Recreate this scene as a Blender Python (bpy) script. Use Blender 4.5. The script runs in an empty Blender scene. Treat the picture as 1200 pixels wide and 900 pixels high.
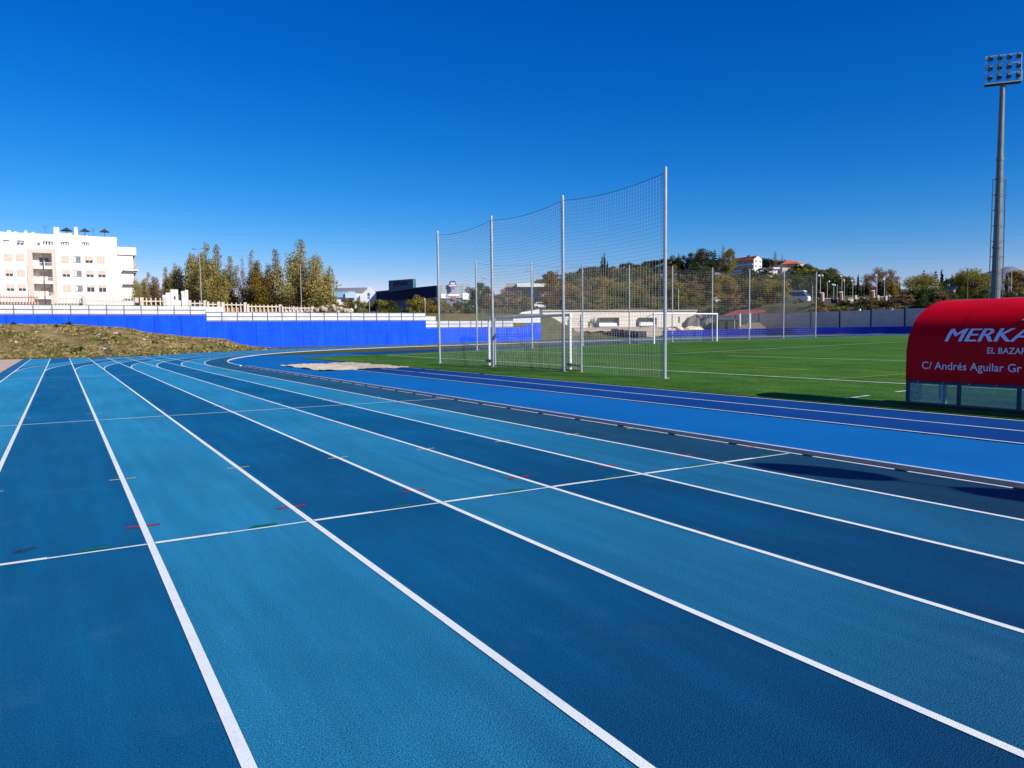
import bpy, bmesh, math, random
import numpy as np
from mathutils import Matrix, Vector

random.seed(7)
rng = np.random.default_rng(11)
R = math.radians
sc = bpy.context.scene
COL = sc.collection

# ------------------------------------------------------------------ camera
FPX, YAW, PITCH, ROLL, HC = 872.5, 0.543707, -0.0695242, -0.0117664, 1.57302
cy, sy = math.cos(YAW), math.sin(YAW)
FW = np.array([sy*math.cos(PITCH), cy*math.cos(PITCH), math.sin(PITCH)])
RT = np.array([cy, -sy, 0.0]); UP = np.cross(RT, FW)
RT, UP = math.cos(ROLL)*RT+math.sin(ROLL)*UP, -math.sin(ROLL)*RT+math.cos(ROLL)*UP
cam = bpy.data.cameras.new('camera')
cam.sensor_fit = 'HORIZONTAL'; cam.sensor_width = 36.0; cam.lens = FPX/1200*36
cam.clip_start = 0.05; cam.clip_end = 20000
co = bpy.data.objects.new('camera', cam); COL.objects.link(co)
co.matrix_world = Matrix(((RT[0], UP[0], -FW[0], 0), (RT[1], UP[1], -FW[1], 0), (RT[2], UP[2], -FW[2], HC), (0, 0, 0, 1)))
sc.camera = co

# ------------------------------------------------------------------ sky, sun, exposure
SUN_AZ, SUN_EL = 158.0, 29.0            # clockwise from +Y
w = bpy.data.worlds.new('World'); sc.world = w; w.use_nodes = True
nt = w.node_tree; nt.nodes.clear()
sky = nt.nodes.new('ShaderNodeTexSky'); sky.sky_type = 'NISHITA'; sky.sun_disc = False
sky.sun_elevation = R(SUN_EL); sky.sun_rotation = R(SUN_AZ)
sky.altitude = 700; sky.air_density = 1.0; sky.dust_density = 0.25; sky.ozone_density = 4.0
hs = nt.nodes.new('ShaderNodeHueSaturation'); hs.inputs['Saturation'].default_value = 1.35; hs.inputs['Value'].default_value = 1.0
# deep polarised blue: a contrast curve per channel on the sky colour
sep = nt.nodes.new('ShaderNodeSeparateColor'); cmb = nt.nodes.new('ShaderNodeCombineColor')
nt.links.new(hs.outputs[0], sep.inputs[0])
for ch_, (pw, k_) in enumerate(((1.85, 2.55), (1.18, .95), (.85, 1.03))):
    a_ = nt.nodes.new('ShaderNodeMath'); a_.operation = 'MULTIPLY'; a_.inputs[1].default_value = .111
    b_ = nt.nodes.new('ShaderNodeMath'); b_.operation = 'POWER'; b_.inputs[1].default_value = pw
    c_ = nt.nodes.new('ShaderNodeMath'); c_.operation = 'MULTIPLY'; c_.inputs[1].default_value = k_/.111
    nt.links.new(sep.outputs[ch_], a_.inputs[0]); nt.links.new(a_.outputs[0], b_.inputs[0]); nt.links.new(b_.outputs[0], c_.inputs[0]); nt.links.new(c_.outputs[0], cmb.inputs[ch_])
bg = nt.nodes.new('ShaderNodeBackground'); bg.inputs['Strength'].default_value = 0.10
wo = nt.nodes.new('ShaderNodeOutputWorld')
nt.links.new(sky.outputs[0], hs.inputs['Color']); nt.links.new(cmb.outputs[0], bg.inputs['Color']); nt.links.new(bg.outputs[0], wo.inputs['Surface'])
sl = bpy.data.lights.new('sun', 'SUN'); sl.energy = 5.0; sl.angle = R(0.53); sl.color = (1.0, 0.965, 0.88)
so = bpy.data.objects.new('sun', sl); COL.objects.link(so)
sd = Vector((math.sin(R(SUN_AZ))*math.cos(R(SUN_EL)), math.cos(R(SUN_AZ))*math.cos(R(SUN_EL)), math.sin(R(SUN_EL))))
so.rotation_euler = sd.to_track_quat('Z', 'Y').to_euler(); so.location = (20, -60, 60)
vs = sc.view_settings
vs.view_transform = 'Standard'; vs.look = 'None'; vs.gamma = 1.0; vs.use_curve_mapping = False; vs.exposure = 0.2
sc.display_settings.display_device = 'sRGB'
sc.cycles.max_bounces = 6; sc.cycles.transparent_max_bounces = 24

# ------------------------------------------------------------------ helpers
def at(x, y, d):
    """point seen at photo pixel (x, y), d metres along the view axis"""
    p = FW + RT*(x-600)/FPX - UP*(y-450)/FPX
    return np.array([0, 0, HC]) + d*p
def onY(x, y, Y):
    p = FW + RT*(x-600)/FPX - UP*(y-450)/FPX
    q = np.array([0, 0, HC]) + p*(Y/p[1]); return q[0], q[2]
def onX(x, y, X):
    p = FW + RT*(x-600)/FPX - UP*(y-450)/FPX
    q = np.array([0, 0, HC]) + p*(X/p[0]); return q[1], q[2]
def depth(x, y): return x*FW[0]+y*FW[1]

MATS = {}
def mat(name, col, col2=None, scale=4.0, detail=4.0, rough=0.7, bump=0.0, bscale=None, spec=0.3, metal=0.0,
        stretch=(1, 1, 1), lo=0.35, hi=0.65, rnd=0.0, transl=0.0, emit=None, fine=None):
    if name in MATS: return MATS[name]
    m = bpy.data.materials.new(name); m.use_nodes = True; n = m.node_tree.nodes; l = m.node_tree.links
    b = n['Principled BSDF']; b.inputs['Roughness'].default_value = rough; b.inputs['Metallic'].default_value = metal
    b.inputs['Specular IOR Level'].default_value = spec
    b.inputs['Base Color'].default_value = (*col, 1)
    tc = n.new('ShaderNodeTexCoord'); mp = n.new('ShaderNodeMapping'); mp.inputs['Scale'].default_value = stretch
    l.new(tc.outputs['Object'], mp.inputs['Vector']); src = None
    if col2 is not None:
        t = n.new('ShaderNodeTexNoise'); t.inputs['Scale'].default_value = scale; t.inputs['Detail'].default_value = detail
        t.inputs['Roughness'].default_value = 0.6
        l.new(mp.outputs[0], t.inputs['Vector'])
        r = n.new('ShaderNodeMapRange'); r.inputs['From Min'].default_value = lo; r.inputs['From Max'].default_value = hi
        l.new(t.outputs['Fac'], r.inputs['Value'])
        mx = n.new('ShaderNodeMix'); mx.data_type = 'RGBA'; mx.inputs['A'].default_value = (*col, 1); mx.inputs['B'].default_value = (*col2, 1)
        l.new(r.outputs[0], mx.inputs['Factor']); src = mx.outputs['Result']
    if fine is not None:      # (scale, amount): fine grain multiplying the colour
        t = n.new('ShaderNodeTexNoise'); t.inputs['Scale'].default_value = fine[0]; t.inputs['Detail'].default_value = 2
        l.new(tc.outputs['Object'], t.inputs['Vector'])
        r = n.new('ShaderNodeMapRange'); r.inputs['From Min'].default_value = 0.3; r.inputs['From Max'].default_value = 0.7
        r.inputs['To Min'].default_value = 1-fine[1]; r.inputs['To Max'].default_value = 1+fine[1]
        l.new(t.outputs['Fac'], r.inputs['Value'])
        mu = n.new('ShaderNodeMix'); mu.data_type = 'RGBA'; mu.blend_type = 'MULTIPLY'; mu.inputs['Factor'].default_value = 1
        if src: l.new(src, mu.inputs['A'])
        else: mu.inputs['A'].default_value = (*col, 1)
        l.new(r.outputs[0], mu.inputs['B']); src = mu.outputs['Result']
    if rnd:
        oi = n.new('ShaderNodeObjectInfo'); r = n.new('ShaderNodeMapRange'); r.inputs['To Min'].default_value = 1-rnd; r.inputs['To Max'].default_value = 1+rnd
        l.new(oi.outputs['Random'], r.inputs['Value'])
        mu = n.new('ShaderNodeMix'); mu.data_type = 'RGBA'; mu.blend_type = 'MULTIPLY'; mu.inputs['Factor'].default_value = 1
        if src: l.new(src, mu.inputs['A'])
        else: mu.inputs['A'].default_value = (*col, 1)
        l.new(r.outputs[0], mu.inputs['B']); src = mu.outputs['Result']
    if src: l.new(src, b.inputs['Base Color'])
    if bump:
        t = n.new('ShaderNodeTexNoise'); t.inputs['Scale'].default_value = bscale or scale*8; t.inputs['Detail'].default_value = 3
        l.new(tc.outputs['Object'], t.inputs['Vector'])
        bp = n.new('ShaderNodeBump'); bp.inputs['Strength'].default_value = bump; bp.inputs['Distance'].default_value = 0.01
        l.new(t.outputs['Fac'], bp.inputs['Height']); l.new(bp.outputs[0], b.inputs['Normal'])
    if transl:
        tr = n.new('ShaderNodeBsdfTranslucent'); ms = n.new('ShaderNodeMixShader'); ms.inputs[0].default_value = transl
        if src: l.new(src, tr.inputs['Color'])
        else: tr.inputs['Color'].default_value = (*col, 1)
        l.new(b.outputs[0], ms.inputs[1]); l.new(tr.outputs[0], ms.inputs[2]); l.new(ms.outputs[0], n['Material Output'].inputs['Surface'])
    MATS[name] = m; return m

def layer(m, scale, stretch, lo, hi, to0, to1, detail=6, tint=None):
    """wear: multiplies the base colour by a stretched noise (or mixes towards a tint where the noise is high)"""
    n = m.node_tree.nodes; l = m.node_tree.links; b = n['Principled BSDF']
    tc = n.new('ShaderNodeTexCoord'); mp = n.new('ShaderNodeMapping'); mp.inputs['Scale'].default_value = stretch; l.new(tc.outputs['Object'], mp.inputs['Vector'])
    t = n.new('ShaderNodeTexNoise'); t.inputs['Scale'].default_value = scale; t.inputs['Detail'].default_value = detail; t.inputs['Roughness'].default_value = .62; l.new(mp.outputs[0], t.inputs['Vector'])
    r = n.new('ShaderNodeMapRange'); r.inputs['From Min'].default_value = lo; r.inputs['From Max'].default_value = hi; r.inputs['To Min'].default_value = to0; r.inputs['To Max'].default_value = to1; l.new(t.outputs['Fac'], r.inputs['Value'])
    x = n.new('ShaderNodeMix'); x.data_type = 'RGBA'; lk = b.inputs['Base Color'].links
    if lk: l.new(lk[0].from_socket, x.inputs['A'])
    else: x.inputs['A'].default_value = b.inputs['Base Color'].default_value
    if tint is None:
        x.blend_type = 'MULTIPLY'; x.inputs['Factor'].default_value = 1; l.new(r.outputs[0], x.inputs['B'])
    else:
        x.inputs['B'].default_value = (*tint, 1); l.new(r.outputs[0], x.inputs['Factor'])
    l.new(x.outputs['Result'], b.inputs['Base Color']); return m

class MB:
    def __init__(s): s.v = []; s.f = []; s.mi = []; s.m = 0
    def add(s, vs, fs):
        o = len(s.v); s.v += [tuple(map(float, p)) for p in vs]
        for f in fs: s.f.append(tuple(o+i for i in f)); s.mi.append(s.m)
        return s
    def box(s, x0, x1, y0, y1, z0, z1):
        return s.add([(x0,y0,z0),(x1,y0,z0),(x1,y1,z0),(x0,y1,z0),(x0,y0,z1),(x1,y0,z1),(x1,y1,z1),(x0,y1,z1)],
                     [(3,2,1,0),(4,5,6,7),(0,1,5,4),(1,2,6,5),(2,3,7,6),(3,0,4,7)])
    def tube(s, a, b, r0, r1=None, n=8, cap=True):
        a = Vector(a); b = Vector(b); r1 = r0 if r1 is None else r1
        d = (b-a).normalized(); u = d.orthogonal().normalized(); v = d.cross(u)
        ring = []
        for p, r in ((a, r0), (b, r1)):
            for i in range(n):
                t = 2*math.pi*i/n; ring.append(p+u*(r*math.cos(t))+v*(r*math.sin(t)))
        fs = [(i, (i+1) % n, n+(i+1) % n, n+i) for i in range(n)]
        if cap: fs += [tuple(range(n-1, -1, -1)), tuple(range(n, 2*n))]
        return s.add(ring, fs)
    def path(s, pts, r, n=6):
        for a, b in zip(pts[:-1], pts[1:]): s.tube(a, b, r, r, n)
        return s
    def bar(s, a, b, wx, wz, up=(0, 0, 1)):
        a = Vector(a); b = Vector(b); d = (b-a).normalized(); up = Vector(up)
        if abs(d.dot(up)) > .98: up = Vector((1, 0, 0))
        x = d.cross(up).normalized()*wx/2; z = x.cross(d).normalized()*wz/2
        vs = [p+i*x+j*z for p in (a, b) for i, j in ((-1,-1),(1,-1),(1,1),(-1,1))]
        return s.add(vs, [(3,2,1,0),(4,5,6,7),(0,1,5,4),(1,2,6,5),(2,3,7,6),(3,0,4,7)])
    def ell(s, c, r, nu=12, nv=8):
        vs = []; fs = []
        for j in range(nv+1):
            p = math.pi*j/nv
            for i in range(nu):
                t = 2*math.pi*i/nu
                vs.append((c[0]+r[0]*math.sin(p)*math.cos(t), c[1]+r[1]*math.sin(p)*math.sin(t), c[2]-r[2]*math.cos(p)))
        for j in range(nv):
            for i in range(nu):
                fs.append((j*nu+i, j*nu+(i+1) % nu, (j+1)*nu+(i+1) % nu, (j+1)*nu+i))
        return s.add(vs, fs)
    def extr(s, prof, y0, y1, ax='y'):
        n = len(prof)
        f = (lambda p, t: (p[0], t, p[1])) if ax == 'y' else (lambda p, t: (t, p[0], p[1]))
        vs = [f(p, y0) for p in prof]+[f(p, y1) for p in prof]
        return s.add(vs, [(i, (i+1) % n, n+(i+1) % n, n+i) for i in range(n)]+[tuple(range(n-1, -1, -1)), tuple(range(n, 2*n))])
    def build(s, name, m, parent=None, smooth=False):
        me = bpy.data.meshes.new(name); me.from_pydata(s.v, [], s.f)
        ms = m if isinstance(m, (list, tuple)) else [m]
        for q in ms: me.materials.append(q)
        if len(ms) > 1: me.polygons.foreach_set('material_index', s.mi)
        if smooth: me.polygons.foreach_set('use_smooth', [True]*len(me.polygons))
        bm = bmesh.new(); bm.from_mesh(me); bmesh.ops.recalc_face_normals(bm, faces=bm.faces); bm.to_mesh(me); bm.free()
        me.update()
        o = bpy.data.objects.new(name, me); COL.objects.link(o)
        if parent: o.parent = parent
        return o

def npmesh(name, V, F, m, parent=None, smooth=False):
    me = bpy.data.meshes.new(name); V = np.asarray(V, np.float32); F = np.asarray(F, np.int32)
    k = F.shape[1]
    me.vertices.add(len(V)); me.vertices.foreach_set('co', V.ravel())
    me.loops.add(F.size); me.loops.foreach_set('vertex_index', F.ravel())
    me.polygons.add(len(F)); me.polygons.foreach_set('loop_start', np.arange(0, F.size, k)); me.polygons.foreach_set('loop_total', np.full(len(F), k))
    if smooth: me.polygons.foreach_set('use_smooth', np.ones(len(F), bool))
    me.materials.append(m); me.update(calc_edges=True); me.validate()
    o = bpy.data.objects.new(name, me); COL.objects.link(o)
    if parent: o.parent = parent
    return o

def tag(o, label=None, cat=None, group=None, kind=None):
    if label: o['label'] = label
    if cat: o['category'] = cat
    if group: o['group'] = group
    if kind: o['kind'] = kind
    return o
def thing(name, label, cat, loc, rz=0.0, group=None):
    o = bpy.data.objects.new(name, None); o.empty_display_size = 0.2; COL.objects.link(o)
    o.location = tuple(map(float, loc)); o.rotation_euler = (0, 0, rz)
    return tag(o, label, cat, group)
def copy_tree(o, parent=None, label=None, loc=None, rz=None, scale=None, group=None):
    c = o.copy(); COL.objects.link(c)
    if parent: c.parent = parent
    for ch in list(o.children): copy_tree(ch, c)
    if label: c['label'] = label
    if group: c['group'] = group
    if loc is not None: c.location = tuple(map(float, loc))
    if rz is not None: c.rotation_euler = (0, 0, rz)
    if scale is not None: c.scale = scale
    return c
def struct(o): o['kind'] = 'structure'; return o

# ------------------------------------------------------------------ terrain
CX, CYB, RK = 47.3, 40.0, 39.47         # bend centre and kerb radius
LX = [1.737+1.22*i for i in range(-3, 6)]   # lane lines; LX[-1] is the kerb line
def sm(a, b, x):
    t = np.clip((np.asarray(x, float)-a)/(b-a), 0, 1); return t*t*(3-2*t)
def zin(x, y):
    x = np.asarray(x, float); y = np.asarray(y, float)
    f = np.interp(x, [8, 14, 47, 70, 87, 102], [0, .03, .52, .68, .70, .75])
    k = np.interp(x, [8, 40, 58, 75, 87, 102], [0, .08, .26, .5, .68, .75])
    t = sm(50, 72, y); return f*(1-t)+k*t
def mound(x, y):
    top = np.interp(x, [-40, -5, 1.4, 6.4, 7.2, 9.2, 12, 15.6, 16.9, 18.2, 20.5], [2.9, 2.85, 2.75, 2.35, 2.0, 1.72, 1.38, 1.08, .55, .22, 0])
    dx = np.clip(CX-np.asarray(x, float), 0, 49.8)
    foot = np.where(np.asarray(x) < 3.6, 66.3, CYB+np.sqrt(np.maximum(50.0**2-dx**2, 0)))
    return top*sm(0, 1, (y-foot)/(np.maximum(88-foot, 2)))
def terr(x, y):
    x = np.asarray(x, float); y = np.asarray(y, float)
    zi = zin(x, y)+np.where((x < 20.5) & (y > 60) & (y < 93.1), mound(x, y), 0)
    r = np.where(y > CYB, np.hypot(x-CX, y-CYB), np.abs(x-CX)); rr = r-49.8
    k = sm(80, 92, x)
    zo = zi+(1.3*sm(2, 12, rr)+2.9*sm(16, 34, rr))*(1-k)+(4.2*np.maximum(sm(102.3, 112, x), sm(107, 120, y)*.95))*k+.55*sm(1.9, 5, rr)*k
    zo = zo+np.minimum(.03*np.maximum(0, rr-24), 3.5)
    left = np.where(y > 93.1, 4.2+np.minimum(.01*np.maximum(0, y-110), 2), zi)
    wr = sm(61.5, 70, x)
    z = left*(1-wr)+np.where(rr > 0, zo, zi)*wr
    hx, hy = 430*math.sin(R(43.5)), 430*math.cos(R(43.5))
    u = (x-hx)*math.cos(R(43.5))-(y-hy)*math.sin(R(43.5)); v = (x-hx)*math.sin(R(43.5))+(y-hy)*math.cos(R(43.5))
    z = z+22.5*np.exp(-.5*(u/92)**2-.5*(v/np.where(v < 0, 92, 150))**2)
    return z
def T(p): return float(terr(p[0], p[1]))

G_earth = mat('dry_earth', (.15, .115, .055), (.065, .07, .026), scale=.35, detail=8, rough=.95, bump=.5, bscale=3, spec=.1)
def grid_obj(name, xs, ys, zf, m, mask=None, smooth=True):
    X, Y = np.meshgrid(xs, ys); Z = zf(X, Y); V = np.stack([X.ravel(), Y.ravel(), Z.ravel()], 1)
    nx, ny = len(xs), len(ys)
    i, j = np.meshgrid(np.arange(nx-1), np.arange(ny-1)); a = (j*nx+i).ravel()
    F = np.stack([a, a+1, a+1+nx, a+nx], 1)
    if mask is not None:
        c = V[F].mean(1); F = F[mask(c[:, 0], c[:, 1])]
    return npmesh(name, V, F, m, smooth=smooth)
far = [220, 240, 260, 280, 300, 330, 360, 400, 440, 480, 520, 570, 640, 750, 1000, 1500, 2500, 5000, 9000]
xs = np.array(sorted(set([-9000, -5000, -2500, -1000, -500, -300, -200, -150, -110, -80]+list(np.arange(-60, 210, 2.0))+far+[600, 700])))
ys = np.array(sorted(set([-9000, -4000, -1500, -600, -300, -150, -100]+list(np.arange(-70, 92, 2.0))+[91.5, 93.07, 93.2]+list(np.arange(95, 211, 2.5))+far)))
def zground(x, y):
    z = terr(x, y)
    inside = (y < 93.1) & (x > -45) & (np.where(y > CYB, np.hypot(x-CX, y-CYB), x-CX) < 50.3)
    return np.where(inside | ((x < 8) & (y < 66)), z-.16, z)
struct(grid_obj('ground', xs, ys, zground, G_earth))

# ------------------------------------------------------------------ track
def track_mat(name, c, c2, rough=.72, grain=.5):
    m = mat(name, c, c2, scale=.55, detail=9, rough=rough, spec=.12, stretch=(1.6, .7, 1), lo=.3, hi=.72, fine=(120, grain), bump=1.0, bscale=150)
    m.node_tree.nodes['Principled BSDF'].inputs['Diffuse Roughness'].default_value = 1.0
    layer(m, 1.0, (5, .35, 1), .42, .8, .86, 1.14)                              # running wear along the lanes
    layer(m, .22, (1, 1, 1), .35, .7, .88, 1.08)                                # big faded patches
    layer(m, 2.2, (1, .8, 1), .58, .80, 0, .15, 8, (.10, .17, .24))             # dust and dried water marks
    layer(m, 6.5, (1, 1, 1), .70, .76, 0, .22, 4, (.01, .03, .06))              # small scuffs
    return m
M_light = track_mat('track_light_blue', (.009, .150, .295), (.019, .182, .338))
M_dark = track_mat('track_dark_blue', (.0, .068, .172), (.001, .097, .230))
M_worn = track_mat('track_worn_blue', (.006, .058, .12), (.014, .08, .155))
M_edge = track_mat('track_edge_blue', (.006, .075, .2), (.01, .1, .25))
M_dzone = mat('apron_bright_blue', (.0, .13, .39), (.0, .155, .44), scale=.3, detail=6, rough=.75, spec=.15, fine=(110, .12), bump=.3, bscale=150)
M_run = mat('runway_deep_blue', (.0, .045, .21), (.0, .06, .25), scale=.4, detail=6, rough=.75, spec=.15, fine=(110, .15), bump=.3, bscale=150)
M_line = mat('white_line_paint', (.90, .92, .86), (.76, .78, .74), scale=9, detail=6, rough=.6, lo=.5, hi=.8, fine=(150, .05), bump=.35, bscale=190)
layer(M_line, 14, (1, .5, 1), .64, .74, 0, .55, 8, (.10, .22, .36)); layer(M_line, 1.3, (1, .4, 1), .5, .8, 0, .25, 8, (.45, .46, .46))
lanecols = [M_light, M_dark, M_light, M_dark, M_light, M_dark, M_light, M_worn]   # from the outside in
Y0 = -60.0
tr = MB()
def quad_strip(b, x0, x1, ya, yb, z, step=2.0):
    n = max(1, int(abs(yb-ya)/step)); yy = np.linspace(ya, yb, n+1)
    for a, c in zip(yy[:-1], yy[1:]):
        b.add([(x0, a, z), (x1, a, z), (x1, c, z), (x0, c, z)], [(0, 1, 2, 3)])
def ringpt(r, t, off): 
    x = CX-r*math.cos(t); y = CYB+r*math.sin(t); return (x, y, float(zin(x, y))+off)
def ring_strip(b, r0, r1, off, t0=0.0, t1=math.pi, n=140):
    ts = np.linspace(t0, t1, n+1)
    for a, c in zip(ts[:-1], ts[1:]):
        b.add([ringpt(r0, a, off), ringpt(r1, a, off), ringpt(r1, c, off), ringpt(r0, c, off)], [(0, 1, 2, 3)])
def back_strip(b, r0, r1, off, ya=Y0, yb=CYB, step=2.0):
    yy = np.linspace(ya, yb, 51)
    for a, c in zip(yy[:-1], yy[1:]):
        p = [(CX+r0, a), (CX+r1, a), (CX+r1, c), (CX+r0, c)]
        b.add([(x, y, float(zin(x, y))+off) for x, y in p], [(0, 1, 2, 3)])
edges = [-2.38]+LX
mats_tr = [M_edge, M_light, M_dark, M_worn]
ix = {M_edge.name: 0, M_light.name: 1, M_dark.name: 2, M_worn.name: 3}
tr.m = 0; quad_strip(tr, -2.38, LX[0], Y0, CYB, 0); ring_strip(tr, CX+2.38, CX-LX[0], 0); back_strip(tr, CX-LX[0], CX+2.38, 0)
for i, m in enumerate(lanecols):
    tr.m = ix[m.name]
    quad_strip(tr, LX[i], LX[i+1], Y0, CYB, 0); ring_strip(tr, CX-LX[i], CX-LX[i+1], 0); back_strip(tr, CX-LX[i+1], CX-LX[i], 0)
struct(tr.build('running_track', mats_tr))
ch = MB()
ch.m = 0; quad_strip(ch, -2.38, LX[0], CYB, 66.2, -.012)
for i in range(6):
    ch.m = ix[lanecols[i].name]; quad_strip(ch, LX[i], LX[i+1], CYB, 66.2, -.012)
struct(ch.build('sprint_chute', mats_tr))
ln = MB()
for i, x in enumerate(LX[:-1]):
    quad_strip(ln, x-.025, x+.025, Y0, CYB+.01, .004)
    xx = min(66.0, CYB+math.sqrt(max(0, (CX+2.2)**2-(CX-x)**2))) if x > 3.6 else 66.0
    quad_strip(ln, x-.025, x+.025, CYB+.01, xx, .004)
    ring_strip(ln, CX-x-.025, CX-x+.025, .008); back_strip(ln, CX-x-.025, CX-x+.025, .006)
# cross lines: finish line with a thinner second half in every lane
for i in range(-1, 8):
    a = LX[0]+1.22*i+.03; b = a+1.16
    if i == -1: a = LX[0]-.3
    ln.add([(a, 6.155, .006), (a+.52, 6.155, .006), (a+.52, 6.207, .006), (a, 6.207, .006)], [(0, 1, 2, 3)])
    ln.add([(a+.52, 6.160, .006), (b, 6.160, .006), (b, 6.188, .006), (a+.52, 6.188, .006)], [(0, 1, 2, 3)])
for yy, wd in ((16.05, .045), (34.2, .03)):
    for i in range(8):
        a = LX[i]+.03; ln.add([(a, yy-wd/2, .006), (a+1.16, yy-wd/2, .006), (a+1.16, yy+wd/2, .006), (a, yy+wd/2, .006)], [(0, 1, 2, 3)])
struct(ln.build('lane_lines', M_line))
def marks(name, y, wd, col, half=.13, lanes=range(0, 9), dx=0.0, rough=.7):
    b = MB()
    for i in lanes:
        for s in (-1, 1):
            x0 = LX[i]+s*.028; x1 = LX[i]+s*half+dx
            b.add([(x0, y-wd/2, .005), (x1, y-wd/2, .005), (x1, y+wd/2, .005), (x0, y+wd/2, .005)], [(0, 1, 2, 3)])
    return struct(b.build(name, mat(name+'_paint', col, tuple(c*.6 for c in col), scale=30, rough=rough)))
marks('red_marks', 6.80, .05, (.5, .012, .05))
marks('yellow_marks', 9.2, .045, (.62, .55, .22))
marks('pale_marks', 17.47, .04, (.6, .68, .72))
marks('faint_marks', 24.5, .035, (.45, .42, .2))
gm = MB()
for i in range(0, 8):
    a = LX[i]+.72; gm.add([(a, 6.225, .005), (a+.24, 6.225, .005), (a+.22, 6.29, .005), (a+.06, 6.29, .005)], [(0, 1, 2, 3)])
struct(gm.build('green_marks', mat('green_marks_paint', (.0, .16, .09), (.0, .1, .08), scale=20)))
# scuffs lying on the track surface
sf = MB()
def blot(cx_, cy_, rx, ry, n=11):
    pts = [(cx_+rx*math.cos(t)*random.uniform(.5, 1.1), cy_+ry*math.sin(t)*random.uniform(.5, 1.1), .0035) for t in np.linspace(0, 2*math.pi, n, endpoint=False)]
    sf.add(pts, [tuple(range(n))])
blot(-.31, 6.52, .05, .06); blot(-.25, 6.55, .04, .03); blot(-.35, 6.5, .03, .05)
struct(sf.build('track_stain', mat('stain', (.03, .05, .09), (.01, .03, .08), scale=40)))
# kerb at the inside of lane one
kb = MB()
x = LX[-1]
kb.m = 1
n = int((CYB-Y0)/1.2)
for k in range(n):
    a = Y0+k*1.2
    kb.m = 0; kb.add([(x+.0, a, .005), (x+.05, a, .005), (x+.05, a+1.06, .005), (x, a+1.06, .005)], [(0, 1, 2, 3)])
    kb.m = 1; kb.box(x-.005, x+.062, a+1.065, a+1.195, -.01, .012)
    kb.m = 2; kb.box(x+.065, x+.265, a, a+1.19, -.02, .010)
kb.m = 0; kb.box(x+.27, x+.325, Y0, CYB, -.02, .016)
N = 200; ts = np.linspace(0, math.pi, N+1)
def ringbox(b, r0, r1, h):
    for a, c in zip(ts[:-1], ts[1:]):
        p = [ringpt(r0, a, -.02), ringpt(r1, a, -.02), ringpt(r1, c, -.02), ringpt(r0, c, -.02)]
        q = [(v[0], v[1], v[2]+h) for v in p]
        b.add(p+q, [(4, 5, 6, 7), (0, 1, 5, 4), (2, 3, 7, 6), (1, 2, 6, 5), (3, 0, 4, 7)])
ringbox(kb, RK, RK-.10, .06)
back_strip(kb, RK-.16, RK, .05)
struct(kb.build('track_kerb', [mat('kerb_white', (.8, .8, .79), (.62, .63, .63), scale=6, rough=.5), mat('drain_dark', (.012, .014, .02), rough=.8), mat('drain_grey', (.05, .068, .085), (.03, .045, .06), scale=5, rough=.6)]))

# infield sheets
def inside_ring(cx_, cy_): return np.where(cy_ > CYB, np.hypot(cx_-CX, cy_-CYB) < RK-.1, (cx_ > LX[-1]) & (cx_ < CX+RK-.1))
def zoff(o): return lambda x, y: zin(x, y)+o
struct(grid_obj('apron', np.concatenate([[LX[-1]+.33], np.arange(9, 14.01, .5)]), np.arange(-60, 40.01, 1), zoff(-.006), M_dzone))
def disc(name, r0, r1, off, m, rings=24, n=120, t0=0, t1=math.pi, ymin=None):
    rs = np.linspace(r0, r1, rings+1); tt = np.linspace(t0, t1, n+1)
    Rr, Tt = np.meshgrid(rs, tt); X = CX-Rr*np.cos(Tt); Y = CYB+Rr*np.sin(Tt)
    V = np.stack([X.ravel(), Y.ravel(), (zin(X, Y)+off).ravel()], 1); k = rings+1
    i, j = np.meshgrid(np.arange(rings), np.arange(n)); a = (j*k+i).ravel(); F = np.stack([a, a+1, a+1+k, a+k], 1)
    if ymin is not None: F = F[V[F][:, :, 1].mean(1) > ymin]
    return npmesh(name, V, F, m, smooth=True)
struct(disc('bend_apron', .5, RK-.15, -.006, M_dzone, rings=60))
M_brown = mat('brown_grass', (.13, .10, .025), (.075, .085, .018), scale=.8, detail=8, rough=.95, bump=.6, bscale=20, spec=.1)
# dry grass between the kerb and the apron of the far bend
tt = np.linspace(R(24), R(156), 140); V = []; F = []
for k, t in enumerate(tt):
    rmax = RK-.18; yb_ = 58.5 - 3.0*sm(R(24), R(45), t)
    rmin = max(5, (yb_-CYB)/math.sin(t)); rmin = min(rmin, rmax-.05)
    for q in range(13):
        r = rmin+(rmax-rmin)*q/12; px, py = CX-r*math.cos(t), CYB+r*math.sin(t); V.append((px, py, float(zin(px, py))+.012))
for k in range(len(tt)-1):
    for q in range(12): a = k*13+q; F.append((a, a+1, a+14, a+13))
struct(npmesh('dry_grass_verge', V, F, M_brown, smooth=True))
struct(grid_obj('apron_band', np.arange(19, 80.1, 1), np.arange(50.2, 55.3, 1), zoff(.012), M_run))
M_turf = layer(layer(mat('artificial_turf', (.040, .122, .014), (.085, .19, .024), scale=1.1, detail=10, rough=.9, bump=.9, bscale=30, spec=.05, stretch=(1, .45, 1), fine=(14, .45), lo=.32, hi=.7), .16, (1, .25, 1), .35, .65, .82, 1.15), 5.0, (1, .12, 1), .3, .7, .8, 1.2)
struct(grid_obj('pitch_turf', np.concatenate([[13.47], np.arange(14, 86.6, 1)]), np.arange(-60, 50.01, 1), zoff(.016), M_turf, mask=lambda x, y: inside_ring(x, y) & (np.hypot(x-CX, np.maximum(y-CYB, 0)) < RK-.8)))
rw = MB()
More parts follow.
